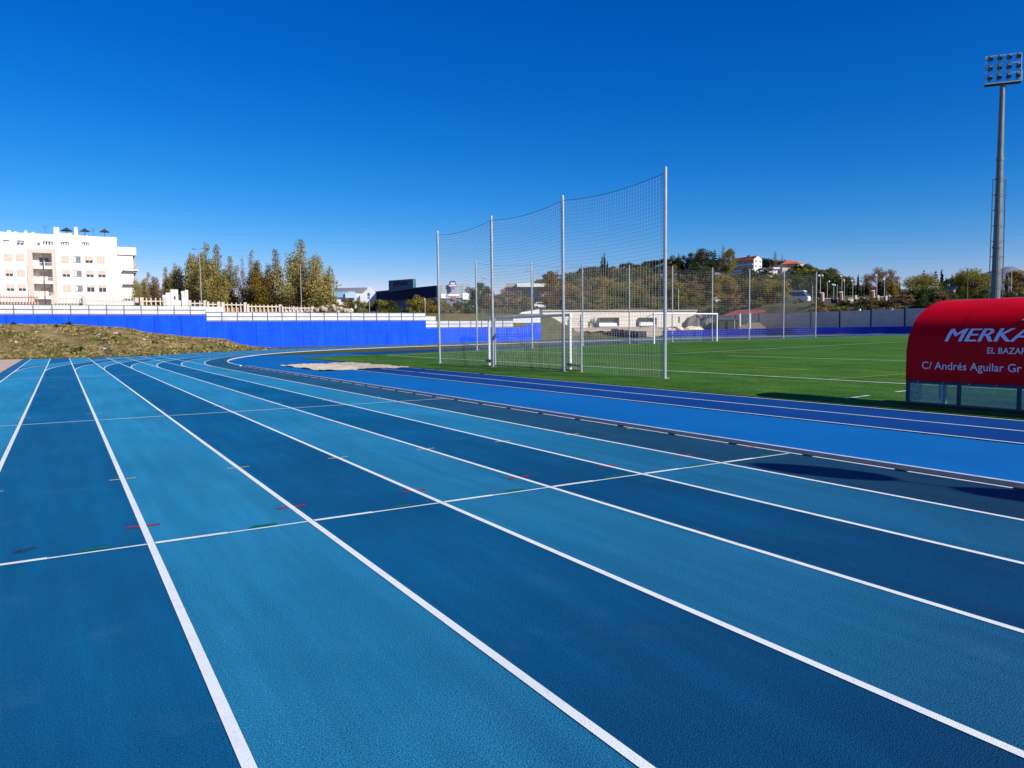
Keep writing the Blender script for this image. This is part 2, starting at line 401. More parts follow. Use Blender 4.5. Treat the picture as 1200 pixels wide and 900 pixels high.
for a, c in ((10.84, 12.09), (12.09, 13.36)):
    yy = np.arange(-60, 31.4, 1.3)
    for p, q in zip(yy[:-1], yy[1:]):
        rw.add([(x_, y_, float(zin(x_, y_))+.004) for x_, y_ in ((a, p), (c, p), (c, q), (a, q))], [(0, 1, 2, 3)])
struct(rw.build('jump_runway', M_run))
def ribbon(b, pts, wd, off, step=.8):
    for (x0, y0), (x1, y1) in zip(pts[:-1], pts[1:]):
        L = math.hypot(x1-x0, y1-y0); n = max(1, int(L/step)); nx, ny = -(y1-y0)/L*wd/2, (x1-x0)/L*wd/2
        for k in range(n):
            a, c = k/n, (k+1)/n
            q = [(x0+(x1-x0)*a-nx, y0+(y1-y0)*a-ny), (x0+(x1-x0)*a+nx, y0+(y1-y0)*a+ny), (x0+(x1-x0)*c+nx, y0+(y1-y0)*c+ny), (x0+(x1-x0)*c-nx, y0+(y1-y0)*c-ny)]
            b.add([(u, v, float(zin(u, v))+off) for u, v in q], [(0, 1, 2, 3)])
rl = MB()
for x_ in (10.84, 12.09, 13.34): ribbon(rl, [(x_, -60), (x_, 31.3)], .05, .010)
struct(rl.build('runway_lines', M_line))
# sand pit
M_sand = mat('sand', (.82, .67, .46), (.70, .56, .37), scale=2, detail=8, rough=.95, bump=.7, bscale=25, spec=.1)
sx = np.linspace(9.55, 13.5, 26); sy_ = np.linspace(31.3, 38.8, 40)
pitn = rng.normal(0, .012, (len(sy_), len(sx)))
def zs(x, y): return zin(x, y)+.03+pitn+.02*np.sin(x*3.1)*np.cos(y*2.3)
struct(grid_obj('sand_pit', sx, sy_, zs, M_sand))
# pitch markings
M_pl = mat('pitch_white', (.74, .76, .7), (.55, .6, .5), scale=3, rough=.8)
pl = MB()
ribbon(pl, [(18.6, -58), (18.6, 46.9), (76, 46.9), (76, -58)], .11, .030)
ribbon(pl, [(27, 46.9), (27, 30.4), (67.6, 30.4), (67.6, 46.9)], .11, .030)
ribbon(pl, [(28.3, 26), (28.3, -20)], .09, .030)
ribbon(pl, [(15.3, 10.0), (14.4, 9.95)], .1, .030); ribbon(pl, [(17.4, 10.1), (16.4, 10.05)], .1, .030)
struct(pl.build('pitch_lines', M_pl))
yl = MB(); M_yl = mat('pitch_yellow', (.5, .36, .03), (.35, .28, .03), scale=3, rough=.8)
ribbon(yl, [(21.9, 24.5), (21.9, 16.5), (19.2, 19.5)], .09, .030)
ribbon(yl, [(31.5, 33), (31.5, -20)], .09, .030); ribbon(yl, [(18.7, 13.4), (24.4, 12.8)], .09, .030)
struct(yl.build('pitch_yellow_lines', M_yl))
# pavement beside the straight
struct(grid_obj('pavement', np.array([-40., -20, -8, -4, -2.4]), np.arange(-60, 66.1, 2), lambda x, y: x*0+.004,
        mat('pavement', (.66, .47, .35), (.58, .42, .32), scale=1.2, detail=6, rough=.9, bump=.2)))
# mound
M_mound = mat('mound_soil', (.34, .235, .11), (.12, .11, .035), scale=.55, detail=9, rough=.95, bump=.9, bscale=6, spec=.05)
mx_ = np.arange(-45, 21, .5); my_ = np.arange(62, 93.01, .5)
mn = rng.normal(0, .045, (len(my_), len(mx_)))
def zm(x, y):
    m = mound(x, y); return zin(x, y)+m+np.where(m > .02, mn, -.05)+.10*np.sin(x*.9+y*.5)*np.clip(m, 0, 1)
def mmask(x, y): return (np.where(y > CYB, np.hypot(x-CX, y-CYB), 0) > 49.9) & ((y > 66.2) | (x < -46))
struct(grid_obj('grass_mound', mx_, my_, zm, M_mound, mask=mmask))
# tufts on the mound
def tufts(name, n, m, zsz, pred):
    P = []
    X = rng.uniform(-25, 20, n*2); Y = rng.uniform(64, 92.5, n*2)
    md = mound(X, Y); ok = (np.hypot(X-CX, Y-CYB) > 50.1) & (Y > 66.4) & pred(X, Y, md)
    X, Y, md = X[ok][:n], Y[ok][:n], md[ok][:n]; k = len(X)
    Z = zin(X, Y)+md-.05
    h = rng.uniform(*zsz, k); a = rng.uniform(0, math.pi, k); wd = h*rng.uniform(.35, .8, k)
    dx, dy = np.cos(a)*wd, np.sin(a)*wd; lx, ly = rng.normal(0, .3, k)*h, rng.normal(0, .3, k)*h
    V = np.empty((k, 4, 3)); V[:, 0] = np.stack([X-dx*.6, Y-dy*.6, Z], 1); V[:, 1] = np.stack([X+dx*.6, Y+dy*.6, Z], 1)
    V[:, 2] = np.stack([X+dx+lx, Y+dy+ly, Z+h], 1); V[:, 3] = np.stack([X-dx+lx, Y-dy+ly, Z+h*.8], 1)
    o = npmesh(name, V.reshape(-1, 3), np.arange(k*4).reshape(k, 4), m); o['kind'] = 'stuff'; return o
noise2 = lambda x, y: np.sin(x*.7+1.3*np.sin(y*.45))+np.sin(y*.9+x*.23)
tag(tufts('dry_grass', 26000, mat('straw', (.46, .33, .15), (.16, .13, .045), scale=.6, detail=8, rough=.95, spec=.05, transl=.2), (.08, .22), lambda x, y, m: m >= 0), 'dry straw coloured grass over the mound', 'grass')
tag(tufts('green_grass', 20000, mat('grass_green', (.085, .12, .02), (.16, .16, .04), scale=.9, detail=6, rough=.95, spec=.05, transl=.2), (.07, .2), lambda x, y, m: (noise2(x, y) > .55) | (m < .35)), 'short green grass at the foot of the mound', 'grass')

# ------------------------------------------------------------------ shared materials
M_galv = mat('galvanised_steel', (.42, .45, .46), (.34, .37, .39), scale=3, rough=.45, spec=.5, metal=.35)
M_white = mat('white_metal', (.8, .8, .79), (.7, .7, .7), scale=4, rough=.45, spec=.4)
M_net = mat('net_cord', (.42, .43, .39), rough=.9, spec=.1)
M_netw = mat('white_net_cord', (.6, .6, .56), rough=.9, spec=.1)
M_dark = mat('dark_metal', (.03, .033, .04), rough=.5)
M_glass = mat('window_glass', (.02, .035, .055), rough=.12, spec=.6)
M_con = mat('concrete', (.42, .41, .39), (.32, .31, .29), scale=1.5, detail=8, rough=.9, bump=.2)
M_render = mat('white_render', (.80, .78, .74), (.72, .70, .66), scale=.6, detail=6, rough=.9, bump=.15, bscale=12)
M_bark = mat('bark', (.09, .07, .05), (.05, .04, .03), scale=6, rough=.95, bump=.5)
M_rail = mat('rail_paint', (.10, .11, .13), rough=.5)

# ------------------------------------------------------------------ nets and goals beside the runway
def net_mesh(b, p0, p1, htop, hbot, sag, sp, r, segs=10, belly=0.0, zdir=None):
    """cord net between two posts: cords follow the sagging head rope"""
    p0 = np.array(p0, float); p1 = np.array(p1, float); L = np.linalg.norm((p1-p0)[:2]); d = (p1-p0)/L; nrm = np.array([-d[1], d[0], 0])
    def pos(u, v):     # u along 0..1, v height 0..1
        s = sag*4*u*(1-u)*v**1.5
        z = hbot+(htop-hbot)*v-s
        return p0+(p1-p0)*u+np.array([0, 0, z])+nrm*belly*math.sin(math.pi*u)*math.sin(math.pi*min(1, v*1.15))
    n = int(L/sp)
    for i in range(n+1):
        u = i/n; jit = random.uniform(-.12, .12)/n
        b.path([pos(min(1, max(0, u+jit*(1-k/5))), k/5) for k in range(6)], r, 3)
    m = int((htop-hbot)/sp)
    for j in range(m):
        v = j/m; b.path([pos(k/segs, v) for k in range(segs+1)], r, 3)
    return pos
def stop_net(name, label, base, posts, h, sp, r, sag, pr, group=None):
    """posts: local xy list; one thing"""
    t = thing(name, label, 'ball net', base)
    nb = MB(); rb = MB()
    for i, (x_, y_) in enumerate(posts):
        z = float(zin(base[0]+x_, base[1]+y_))-base[2]
        p = MB(); p.tube((x_, y_, z-.05), (x_, y_, z+h), pr, pr, 12); p.ell((x_, y_, z+h), (pr*1.02, pr*1.02, .05), 10, 6)
        p.box(x_-pr*1.8, x_+pr*1.8, y_-pr*1.8, y_+pr*1.8, z-.02, z+.035)
        p.build('post', M_galv, t, smooth=False)
        if i:
            q = posts[i-1]; zq = float(zin(base[0]+q[0], base[1]+q[1]))-base[2]
            f = net_mesh(nb, (q[0], q[1], zq), (x_, y_, z), h-.15, .04, sag, sp, r, belly=.12)
            rb.path([tuple(f(k/14, 1)) for k in range(15)], .008, 5)
    nb.build('net', M_net, t); rb.build('head_rope', M_dark, t)
    return t
stop_net('ball_stop_net', 'tall ball net on four steel posts beside the runway, before the near goal', (16.1, 17.4, float(zin(16.1, 17.4))), [(0, 0), (-.05, 5.4), (0, 10.8), (.02, 16.2)], 6.48, .13, .0037, .17, .055)
# dark padding strips tied low on two of the posts are part of the post shadows only

def portable_goal(loc, rz, wdt, hgt, dep):
    t = thing('football_goal', 'near portable white football goal behind the tall ball net', 'goal', loc, rz)
    for s in (0, wdt):
        p = MB(); p.tube((0, s, -.03), (0, s, hgt), .06, .06, 12); p.build('post', M_white, t)
    p = MB(); p.tube((0, -.06, hgt), (0, wdt+.06, hgt), .06, .06, 12); p.build('crossbar', M_white, t)
    for s in (0, wdt):
        p = MB(); p.tube((-dep, s-1.35, -.03), (-dep, s-1.35, hgt-.02), .04, .04, 8); p.build('rear_upright', M_galv, t)
        p = MB(); p.bar((-dep, s-1.35, .22), (0, s, .22), .06, .06); p.box(-.1, .1, s-.12, s+.12, .15, .27); p.build('base_bar', M_dark, t)
    p = MB(); p.bar((-dep, -1.35, .05), (-dep, wdt-1.35, .05), .04, .04); p.build('rear_bar', M_dark, t)
    nb = MB()
    net_mesh(nb, (-dep, -1.35, 0), (-dep, wdt-1.35, 0), hgt-.05, .05, .08, .14, .0028, 6)
    for s in (0, wdt): net_mesh(nb, (-dep, s-1.35, 0), (0, s, 0), hgt-.05, .05, 0, .14, .0028, 2)
    nb.build('net', M_netw, t); return t
portable_goal((16.75, 23.35, float(zin(16.75, 23.35))+.016), R(1), 6.15, 2.12, .5)

# full size goal on the far goal line
def big_goal(loc):
    t = thing('football_goal', 'far full size white football goal at the end of the pitch', 'goal', loc); W = 7.32; H = 2.44
    for s in (-W/2, W/2):
        p = MB(); p.tube((s, 0, -.05), (s, 0, H), .065, .065, 12); p.build('post', M_white, t)
        p = MB(); p.path([(s, 0, H), (s*1.0, 1.6, H-.5), (s, 2.0, 0)], .02, 6); p.build('net_support', M_galv, t)
    p = MB(); p.tube((-W/2-.06, 0, H), (W/2+.06, 0, H), .065, .065, 12); p.build('crossbar', M_white, t)
    nb = MB(); net_mesh(nb, (-W/2, 1.9, 0), (W/2, 1.9, 0), 2.0, .03, .1, .2, .004, 6); nb.build('net', M_netw, t)
big_goal((45.9, 46.95, float(zin(45.9, 46.95))+.02))
stop_net('ball_stop_net', 'long low looking ball net on nine slim posts behind the far goal', (27.2, 50.1, float(zin(27.2, 50.1))), [(5.01*i, 0) for i in range(9)], 6.75, .2, .0045, .15, .06)

# ------------------------------------------------------------------ dugout
M_red = mat('red_canvas', (.78, .0, .008), (.68, .0, .006), scale=1.5, detail=5, rough=.55, spec=.12, bump=.08, bscale=5)
M_poly = bpy.data.materials.new('clear_panel'); M_poly.use_nodes = True
_n = M_poly.node_tree.nodes; _l = M_poly.node_tree.links
_b = _n['Principled BSDF']; _b.inputs['Base Color'].default_value = (.46, .58, .60, 1); _b.inputs['Roughness'].default_value = .12
_t = _n.new('ShaderNodeBsdfTransparent'); _t.inputs['Color'].default_value = (.74, .86, .88, 1)
_ns = _n.new('ShaderNodeTexNoise'); _ns.inputs['Scale'].default_value = 2.5; _ns.inputs['Detail'].default_value = 6
_r = _n.new('ShaderNodeMapRange'); _r.inputs['From Min'].default_value = .35; _r.inputs['From Max'].default_value = .75; _r.inputs['To Min'].default_value = .78; _r.inputs['To Max'].default_value = .5
_m = _n.new('ShaderNodeMixShader'); _l.new(_ns.outputs['Fac'], _r.inputs['Value']); _l.new(_r.outputs[0], _m.inputs[0])
_l.new(_b.outputs[0], _m.inputs[1]); _l.new(_t.outputs[0], _m.inputs[2]); _l.new(_m.outputs[0], _n['Material Output'].inputs['Surface'])
M_dugf = mat('blue_frame', (.012, .055, .14), (.01, .04, .1), scale=6, rough=.4)
DX, DY, DZ = 14.40, 8.62, .055         # back foot of the left end; runs towards -Y
DL = 6.2
PK = [(0, .47), (0, .78), (.0, 1.05), (.02, 1.2), (.07, 1.36), (.15, 1.50), (.26, 1.64), (.40, 1.76), (.58, 1.87), (.80, 1.96), (1.02, 2.02), (1.25, 2.06), (1.55, 2.07)]
PROF = []
for i in range(len(PK)-1):
    p0, p1, p2, p3 = (np.array(PK[max(0, min(len(PK)-1, i+k))]) for k in (-1, 0, 1, 2))
    for t in (0, .25, .5, .75): PROF.append(tuple(.5*((2*p1)+(p2-p0)*t+(2*p0-5*p1+4*p2-p3)*t*t+(3*p1-p0-3*p2+p3)*t**3)))
PROF.append(PK[-1])
dug = thing('team_dugout', 'red curved team dugout with white lettering on its back and a clear strip below', 'dugout', (DX, DY, DZ))
s = MB(); inner = [(x_+.05, z_-.035) for x_, z_ in PROF]
NS = 40
outl = PROF+inner[::-1]
s.extr(outl, 0, -DL); cn = s.build('canopy', M_red, dug, smooth=True); cn.data.set_sharp_from_angle(angle=R(35))
for y_ in (-.03, -2.05, -4.1, -6.17):      # edge hoops
    s = MB()
    for a, b_ in zip(PROF[:-1], PROF[1:]): s.bar((a[0]+.075, y_, a[1]-.06), (b_[0]+.075, y_, b_[1]-.06), .05, .05, (0, 1, 0))
    s.build('hoop', M_dugf, dug)
for y_ in (-.03, -1.02, -2.05, -3.08, -4.1, -5.15, -6.17):
    p = MB(); p.box(.005, .055, y_-.03, y_+.03, 0.0, .5); p.build('upright', M_dugf, dug)
p = MB(); p.box(.0, .06, -DL, 0, .425, .475); p.build('middle_rail', M_dugf, dug)
p = MB(); p.box(-.005, .065, -DL, 0, -.02, .05); p.build('bottom_rail', mat('bottom_rail', (.05, .075, .085), rough=.5), dug)
for k, (a, b_) in enumerate(((-.06, -.99), (-1.05, -2.02), (-2.08, -3.05), (-3.11, -4.07), (-4.13, -5.12), (-5.18, -6.14))):
    p = MB(); p.box(.024, .034, b_, a, .05, .425); p.build('clear_panel', M_poly, dug)
for y_ in (-.03, -6.17):      # end cheeks
    p = MB(); p.extr([(.06, .05), (.06, 1.15), (.12, 1.4), (.32, 1.66), (.62, 1.83), (.9, 1.93), (.55, .9), (.5, .05)], y_-.006, y_+.006); p.build('side_panel', M_poly, dug)
for y_ in (-.03, -6.17):
    p = MB(); p.bar((1.5, y_, 2.04), (1.15, y_, 1.1), .04, .04); p.bar((1.15, y_, 1.1), (1.2, y_, 0), .04, .04); p.build('front_stay', M_dugf, dug)
p = MB(); p.box(.3, .72, -DL+.1, -.1, .40, .45)
for y_ in (-.5, -2.05, -4.1, -5.7): p.box(.46, .52, y_-.03, y_+.03, 0, .4)
p.build('bench', mat('bench_grey', (.32, .34, .36), rough=.5), dug)
p = MB(); p.box(-.16, .0, -DL-.1, .1, -.06, .015); p.build('base_plinth', mat('plinth', (.02, .02, .022), (.035, .02, .02), scale=5), dug)
for y_ in (-1.02, -2.05, -3.08, -4.1, -5.15):
    sm_ = MB()
    for a, b_ in zip(PROF[:-1], PROF[1:]):
        dx, dz = b_[0]-a[0], b_[1]-a[1]; L = math.hypot(dx, dz); nx_, nz_ = -dz/L*.003, dx/L*.003
        sm_.add([(a[0]+nx_, y_-.012, a[1]+nz_), (a[0]+nx_, y_+.012, a[1]+nz_), (b_[0]+nx_, y_+.012, b_[1]+nz_), (b_[0]+nx_, y_-.012, b_[1]+nz_)], [(0, 1, 2, 3)])
    sm_.build('seam', mat('seam_red', (.56, .0, .006), rough=.6), dug)
hm = MB(); hm.bar((-.008, 0, .49), (-.008, -DL, .49), .03, .012); hm.bar((.01, -.004, .5), (.01, -.004, 1.1), .012, .03); hm.build('hem', mat('hem_red', (.42, .0, .006), rough=.6), dug)
for k in range(13):
    p = MB(); y_ = -.25-.48*k; p.ell((-.006, y_, .45), (.008, .016, .016), 8, 6); p.build('bolt', M_galv, dug)
# lettering bent over the back
arc = [0.0]
for a, b_ in zip(PROF[:-1], PROF[1:]): arc.append(arc[-1]+math.dist(a, b_))
def onprof(v, off):
    v = max(0, min(arc[-1]-1e-4, v)); k = max(i for i in range(len(arc)-1) if arc[i] <= v); t = (v-arc[k])/(arc[k+1]-arc[k])
    a, b_ = PROF[k], PROF[k+1]; x_ = a[0]+(b_[0]-a[0])*t; z_ = a[1]+(b_[1]-a[1])*t
    dx, dz = b_[0]-a[0], b_[1]-a[1]; L = math.hypot(dx, dz); return x_-dz/L*off, z_+dx/L*off
def bent_text(body, y_start, zbase, height, m, shear=0.0, fat=0.0, track=1.0, parent=dug, width=None, bold=0.0):
    cu = bpy.data.curves.new('lettering', 'FONT'); cu.body = body; cu.size = 1.0; cu.shear = shear; cu.offset = fat; cu.space_character = track; cu.resolution_u = 3
    tmp = bpy.data.objects.new('lettering', cu); COL.objects.link(tmp)
    dg = bpy.context.evaluated_depsgraph_get(); me = bpy.data.meshes.new_from_object(tmp.evaluated_get(dg))
    bpy.data.objects.remove(tmp); bpy.data.curves.remove(cu)
    ys_ = [v.co.y for v in me.vertices]; cap = .729
    k = height/cap; v0 = arc[-1]
    # arc length where the profile has height zbase
    base = zbase-PROF[0][1] if zbase < 1.05 else None
    if base is None:
        for i in range(len(PROF)-1):
            if PROF[i][1] <= zbase <= PROF[i+1][1]:
                base = arc[i]+(zbase-PROF[i][1])/(PROF[i+1][1]-PROF[i][1])*(arc[i+1]-arc[i])
    bm = bmesh.new(); bm.from_mesh(me); bmesh.ops.remove_doubles(bm, verts=bm.verts[:], dist=1e-5); bmesh.ops.triangulate(bm, faces=bm.faces[:])
    for h in np.arange(min(ys_)+.05, max(ys_), .06):
        bmesh.ops.bisect_plane(bm, geom=bm.verts[:]+bm.edges[:]+bm.faces[:], plane_co=(0, float(h), 0), plane_no=(0, 1, 0))
    kx = k if width is None else width/max(v.co.x for v in bm.verts)
    bmesh.ops.triangulate(bm, faces=bm.faces[:])
    offs = {v: .008 for v in bm.verts}
    if bold:       # a bolder cut of the same letters: a second sheet of vinyl 0.6 mm above, shifted by the extra stroke width
        g_ = bmesh.ops.duplicate(bm, geom=bm.verts[:]+bm.edges[:]+bm.faces[:])['geom']
        for v in g_:
            if isinstance(v, bmesh.types.BMVert): v.co.x += bold; offs[v] = .0086
    for v in bm.verts:
        x_, z_ = onprof(base+v.co.y*k, offs[v]); v.co = (x_, y_start-v.co.x*kx, z_)
    bmesh.ops.recalc_face_normals(bm, faces=bm.faces)
    bm.to_mesh(me); bm.free(); me.materials.clear(); me.materials.append(m)
    o = bpy.data.objects.new('lettering', me); COL.objects.link(o); o.parent = parent; return o
M_let = mat('letter_white', (.82, .84, .86), rough=.5)
bent_text('MERKA', 7.93-DY, 1.30-DZ, .275, M_let, shear=.22, width=1.48, bold=.045)
bent_text('EL BAZAR', 7.12-DY, 1.085-DZ, .112, M_let, fat=.006, width=.66)
bent_text('C/ Andrés Aguilar Gr', 8.31-DY, .765-DZ, .15, M_let, fat=.005, width=1.78)
bent_text('Z', 6.66-DY, 1.68-DZ, .2, M_let, shear=.3, fat=.02)

# made-up unseen pole with two ovals, shaped to throw the shadow across lane one
fl = thing('shadow_caster', 'unseen made-up pole with two ovals throwing the long shadow on lane one', 'shadow caster', (8.97, -1.73, .02)); fl.rotation_euler = (0, .224, 0)
p = MB(); p.tube((0, 0, 0), (0, 0, 4.7), .016, .014, 8); p.tube((0, 0, -.02), (0, 0, .05), .2, .2, 16); p.build('pole', M_galv, fl)
def caster_hull(z0, z1):
    b = MB(); prof = [(0, .03), (.1, .16), (.28, .27), (.5, .3), (.7, .26), (.88, .15), (1, .02)]; n = 14
    for (t0, r0), (t1, r1) in zip(prof[:-1], prof[1:]):
        b.tube((0, 0, z0+(z1-z0)*t0), (0, 0, z0+(z1-z0)*t1), r0, r1, n, cap=False)
    return b
for z0, z1 in ((3.78, 4.7), (2.5, 3.47)): caster_hull(z0, z1).build('caster_oval', mat('caster_oval', (.5, .5, .52), rough=.8), fl)

# ------------------------------------------------------------------ floodlight tower
def floodlight(px, ybase, ytop, d, label):
    b = at(px, 380, d); g = T(b); h = at(px, ytop, d)[2]-g
    t = thing('floodlight_tower', label, 'floodlight', (b[0], b[1], g))
    p = MB(); p.tube((0, 0, -.3), (0, 0, h*.35), .55, .46, 16); p.tube((0, 0, h*.35), (0, 0, h*.7), .45, .36, 16); p.tube((0, 0, h*.7), (0, 0, h), .35, .27, 16)
    for z in (h*.35, h*.7): p.tube((0, 0, z-.15), (0, 0, z+.15), .53 if z < h*.5 else .42, .52 if z < h*.5 else .41, 16)
    p.build('mast', mat('mast_steel', (.16, .19, .19), (.12, .145, .15), scale=.8, rough=.5, spec=.4, metal=.2), t)
    # head: faces the pitch (-X, slightly -Y); u is the width direction
    hd = bpy.data.objects.new('lamp_head', None)
    U = Vector((RT[0]*.94-FW[0]*.34, RT[1]*.94-FW[1]*.34, 0)).normalized(); N = Vector((-U.y, U.x, 0))
    if N.dot(Vector((b[0], b[1], 0))) > 0: N = -N
    fr = MB(); W = 3.7
    for z in (.1, 1.15, 2.3, 3.3): fr.bar(U*(-W/2)+Vector((0, 0, h+z)), U*(W/2)+Vector((0, 0, h+z)), .07, .09)
    for s_ in (-1, -.33, .33, 1): fr.bar(U*(W/2*s_)+Vector((0, 0, h)), U*(W/2*s_)+Vector((0, 0, h+3.35)), .07, .07)
    for a in (-.46, .46):
        fr.bar(U*(-W/2)-N*a+Vector((0, 0, h-.02)), U*(W/2)-N*a+Vector((0, 0, h-.02)), .08, .1)
        fr.bar(U*(W/2)-N*a+Vector((0, 0, h)), U*(W/2)-N*a+Vector((0, 0, h+1.2)), .05, .05)
    for s_ in (-1, 0, 1): fr.bar(U*(W/2*s_)-N*.46+Vector((0, 0, h-.03)), U*(W/2*s_)+N*.46+Vector((0, 0, h-.03)), .08, .08)
    fr.bar(U*(W/2)-N*.46+Vector((0, 0, h+1.2)), U*(W/2)+N*.46+Vector((0, 0, h+1.2)), .05, .05)
    fr.build('head_frame', M_galv, t)
    dk = MB(); c = [U*(s_*W/2)+N*q for s_, q in ((-1, -.45), (1, -.45), (1, .45), (-1, .45))]
    dk.add([tuple(v+Vector((0, 0, h-.12))) for v in c]+[tuple(v+Vector((0, 0, h-.06))) for v in c], [(0, 1, 2, 3), (4, 5, 6, 7), (0, 1, 5, 4), (1, 2, 6, 5), (2, 3, 7, 6), (3, 0, 4, 7)])
    dk.build('platform', M_dark, t)
    bpy.data.objects.remove(hd)
    for j in range(3):
        for i in range(4):
            c0 = U*((i-1.5)*.96)+N*.45+Vector((0, 0, h+.62+j*1.12)); dn = (N*.62+Vector((0, 0, -.78))).normalized(); up = U.cross(dn).normalized()
            L = MB(); L.tube(c0-dn*.3, c0+dn*.12, .17, .30, 12); L.tube(c0-dn*.5, c0-dn*.3, .14, .16, 8); L.bar(c0-dn*.2, U*((i-1.5)*.96)+Vector((0, 0, h+.3+j*1.12)), .06, .06)
            lo = L.build('lamp', mat('lamp_housing', (.22, .27, .30), (.15, .19, .21), scale=3, rough=.35, spec=.5, metal=.4), t)
            g_ = MB(); g_.tube(c0+dn*.121, c0+dn*.135, .26, .26, 12); g_.build('lens', mat('lamp_lens', (.05, .09, .10), rough=.1, spec=.8), lo)
    # caged ladder
    ld = MB(); N2 = Vector((RT[0], RT[1], 0)); hl = h*.62
    for s_ in (-1, 1): ld.tube(N2*(.85*s_)+Vector((0, 0, 0)), N2*(.75*s_)+Vector((0, 0, hl)), .06, .06, 5)
    for k in range(1, 11):
        z = hl*k/10; ld.bar(N2*(-.8)+Vector((0, 0, z)), N2*.8+Vector((0, 0, z)), .06, .08)
        ld.path([tuple(N2*(.8*math.cos(a))-Vector((FW[0], FW[1], 0))*(.8*math.sin(a))+Vector((0, 0, z))) for a in np.linspace(0, math.pi, 7)], .025, 4)
    ld.build('ladder', M_rail, t)
    return t
floodlight(1165.5, 380, 104, 91, 'tall steel floodlight mast with three rows of lamps rising behind the red dugout')

# ------------------------------------------------------------------ walls
M_blue = mat('blue_wall_paint', (.002, .065, .72), (.004, .09, .80), scale=.8, detail=6, rough=.75, spec=.15, bump=.15, bscale=8, stretch=(1, 1, .4))
layer(M_blue, .9, (3, 3, .12), .35, .7, .86, 1.06); layer(M_blue, 1.4, (1, 1, .5), .55, .8, 0, .45, 8, (.05, .13, .62)); layer(M_blue, .5, (4, 4, .25), .62, .8, 0, .3, 6, (.002, .03, .35))
M_board = mat('white_board', (.66, .67, .69), (.52, .54, .57), scale=.5, detail=7, rough=.7, stretch=(1, 1, 3))
WY = 93.0
wall = thing('stadium_wall', 'long bright blue retaining wall behind the grass mound and the far bend', 'wall', (0, WY, 0))
def wx(px, py=375): return onY(px, py, WY)[0]
X1, X2, X3, X4, X5, X6 = -60, wx(242), wx(499), wx(612), wx(620), wx(634)
p = MB(); gap = .016
jx = X1
def wallrun(xa, xb, ztop, ztop2=None, panel=2.8):
    n = max(1, round((xb-xa)/panel)); e = np.linspace(xa, xb, n+1)
    for a, c in zip(e[:-1], e[1:]):
        za = ztop if ztop2 is None else ztop+(ztop2-ztop)*(a-xa)/(xb-xa); zc = ztop if ztop2 is None else ztop+(ztop2-ztop)*(c-xa)/(xb-xa)
        a_, c_ = a+gap, c-gap
        p.add([(a_, 0, -.3), (c_, 0, -.3), (c_, .3, -.3), (a_, .3, -.3), (a_, 0, za), (c_, 0, zc), (c_, .3, zc), (a_, .3, za)],
              [(3,2,1,0),(4,5,6,7),(0,1,5,4),(1,2,6,5),(2,3,7,6),(3,0,4,7)])
wallrun(X1, X2, 3.95); wallrun(X2, X3, 3.22); wallrun(X3, X4, 2.25); wallrun(X4, X5, 2.25, 2.85, 10); wallrun(X5, X6, 2.85, None, 10)
p.build('wall', M_blue, wall)
p = MB(); p.box(X1, X6-.2, .08, .22, -.3, 2.2); p.build('backing', mat('joint_dark_blue', (.004, .02, .14), rough=.9), wall)  # dark blue backing showing in the panel joints
fence = thing('panel_fence', 'white board parapet with dark rails along the top of the blue wall', 'parapet', (0, WY, 0))
bd = MB(); rl_ = MB()
def fencerun(xa, xb, zb, zt, board_top=None, sp=1.7, rails=True, tilt=0.0):
    n = max(1, round((xb-xa)/sp)); e = np.linspace(xa, xb, n+1)
    bt = zt if board_top is None else board_top
    for a, c in zip(e[:-1], e[1:]): bd.box(a+.01, c-.01, .12+random.uniform(-.008, .008), .16, zb+.03, bt)
    if rails:
        for x_ in e[:-1]:
            o = MB(); o.box(x_-.03, x_+.03, .04, .1, zb-.12, zt+.03); o.build('post', M_rail, fence)
        for z in (zt, zb+(zt-zb)*.55, zb+.12): rl_.bar((xa, .07, z), (xb, .07, z), .045, .05)
fencerun(X1, X2, 3.95, 5.05, 4.98); fencerun(X2, X3, 3.22, 4.32, 4.27)
bd.box(X2, wx(262), .13, .17, 3.25, 4.95)
fencerun(X3, X4-1.5, 2.25, 3.27, 3.24); bd.box(X3, wx(511), .13, .17, 2.27, 3.85)
fencerun(X4-1.5, X6, 2.9, 4.0, 3.95, rails=False)
bd.add([(wx(598), .2, 3.5), (wx(633), .2, 3.9), (wx(633), .2, 4.95), (wx(613), .2, 4.5), (wx(608), .2, 4.15), (wx(598), .2, 4.05),
        (wx(598), .24, 3.5), (wx(633), .24, 3.9), (wx(633), .24, 4.95), (wx(613), .24, 4.5), (wx(608), .24, 4.15), (wx(598), .24, 4.05)],
       [(5, 4, 3, 2, 1, 0), (6, 7, 8, 9, 10, 11), (0, 1, 7, 6), (1, 2, 8, 7), (2, 3, 9, 8), (3, 4, 10, 9), (4, 5, 11, 10), (5, 0, 6, 11)])
bd.build('board', M_board, fence); rl_.build('rail', M_rail, fence)

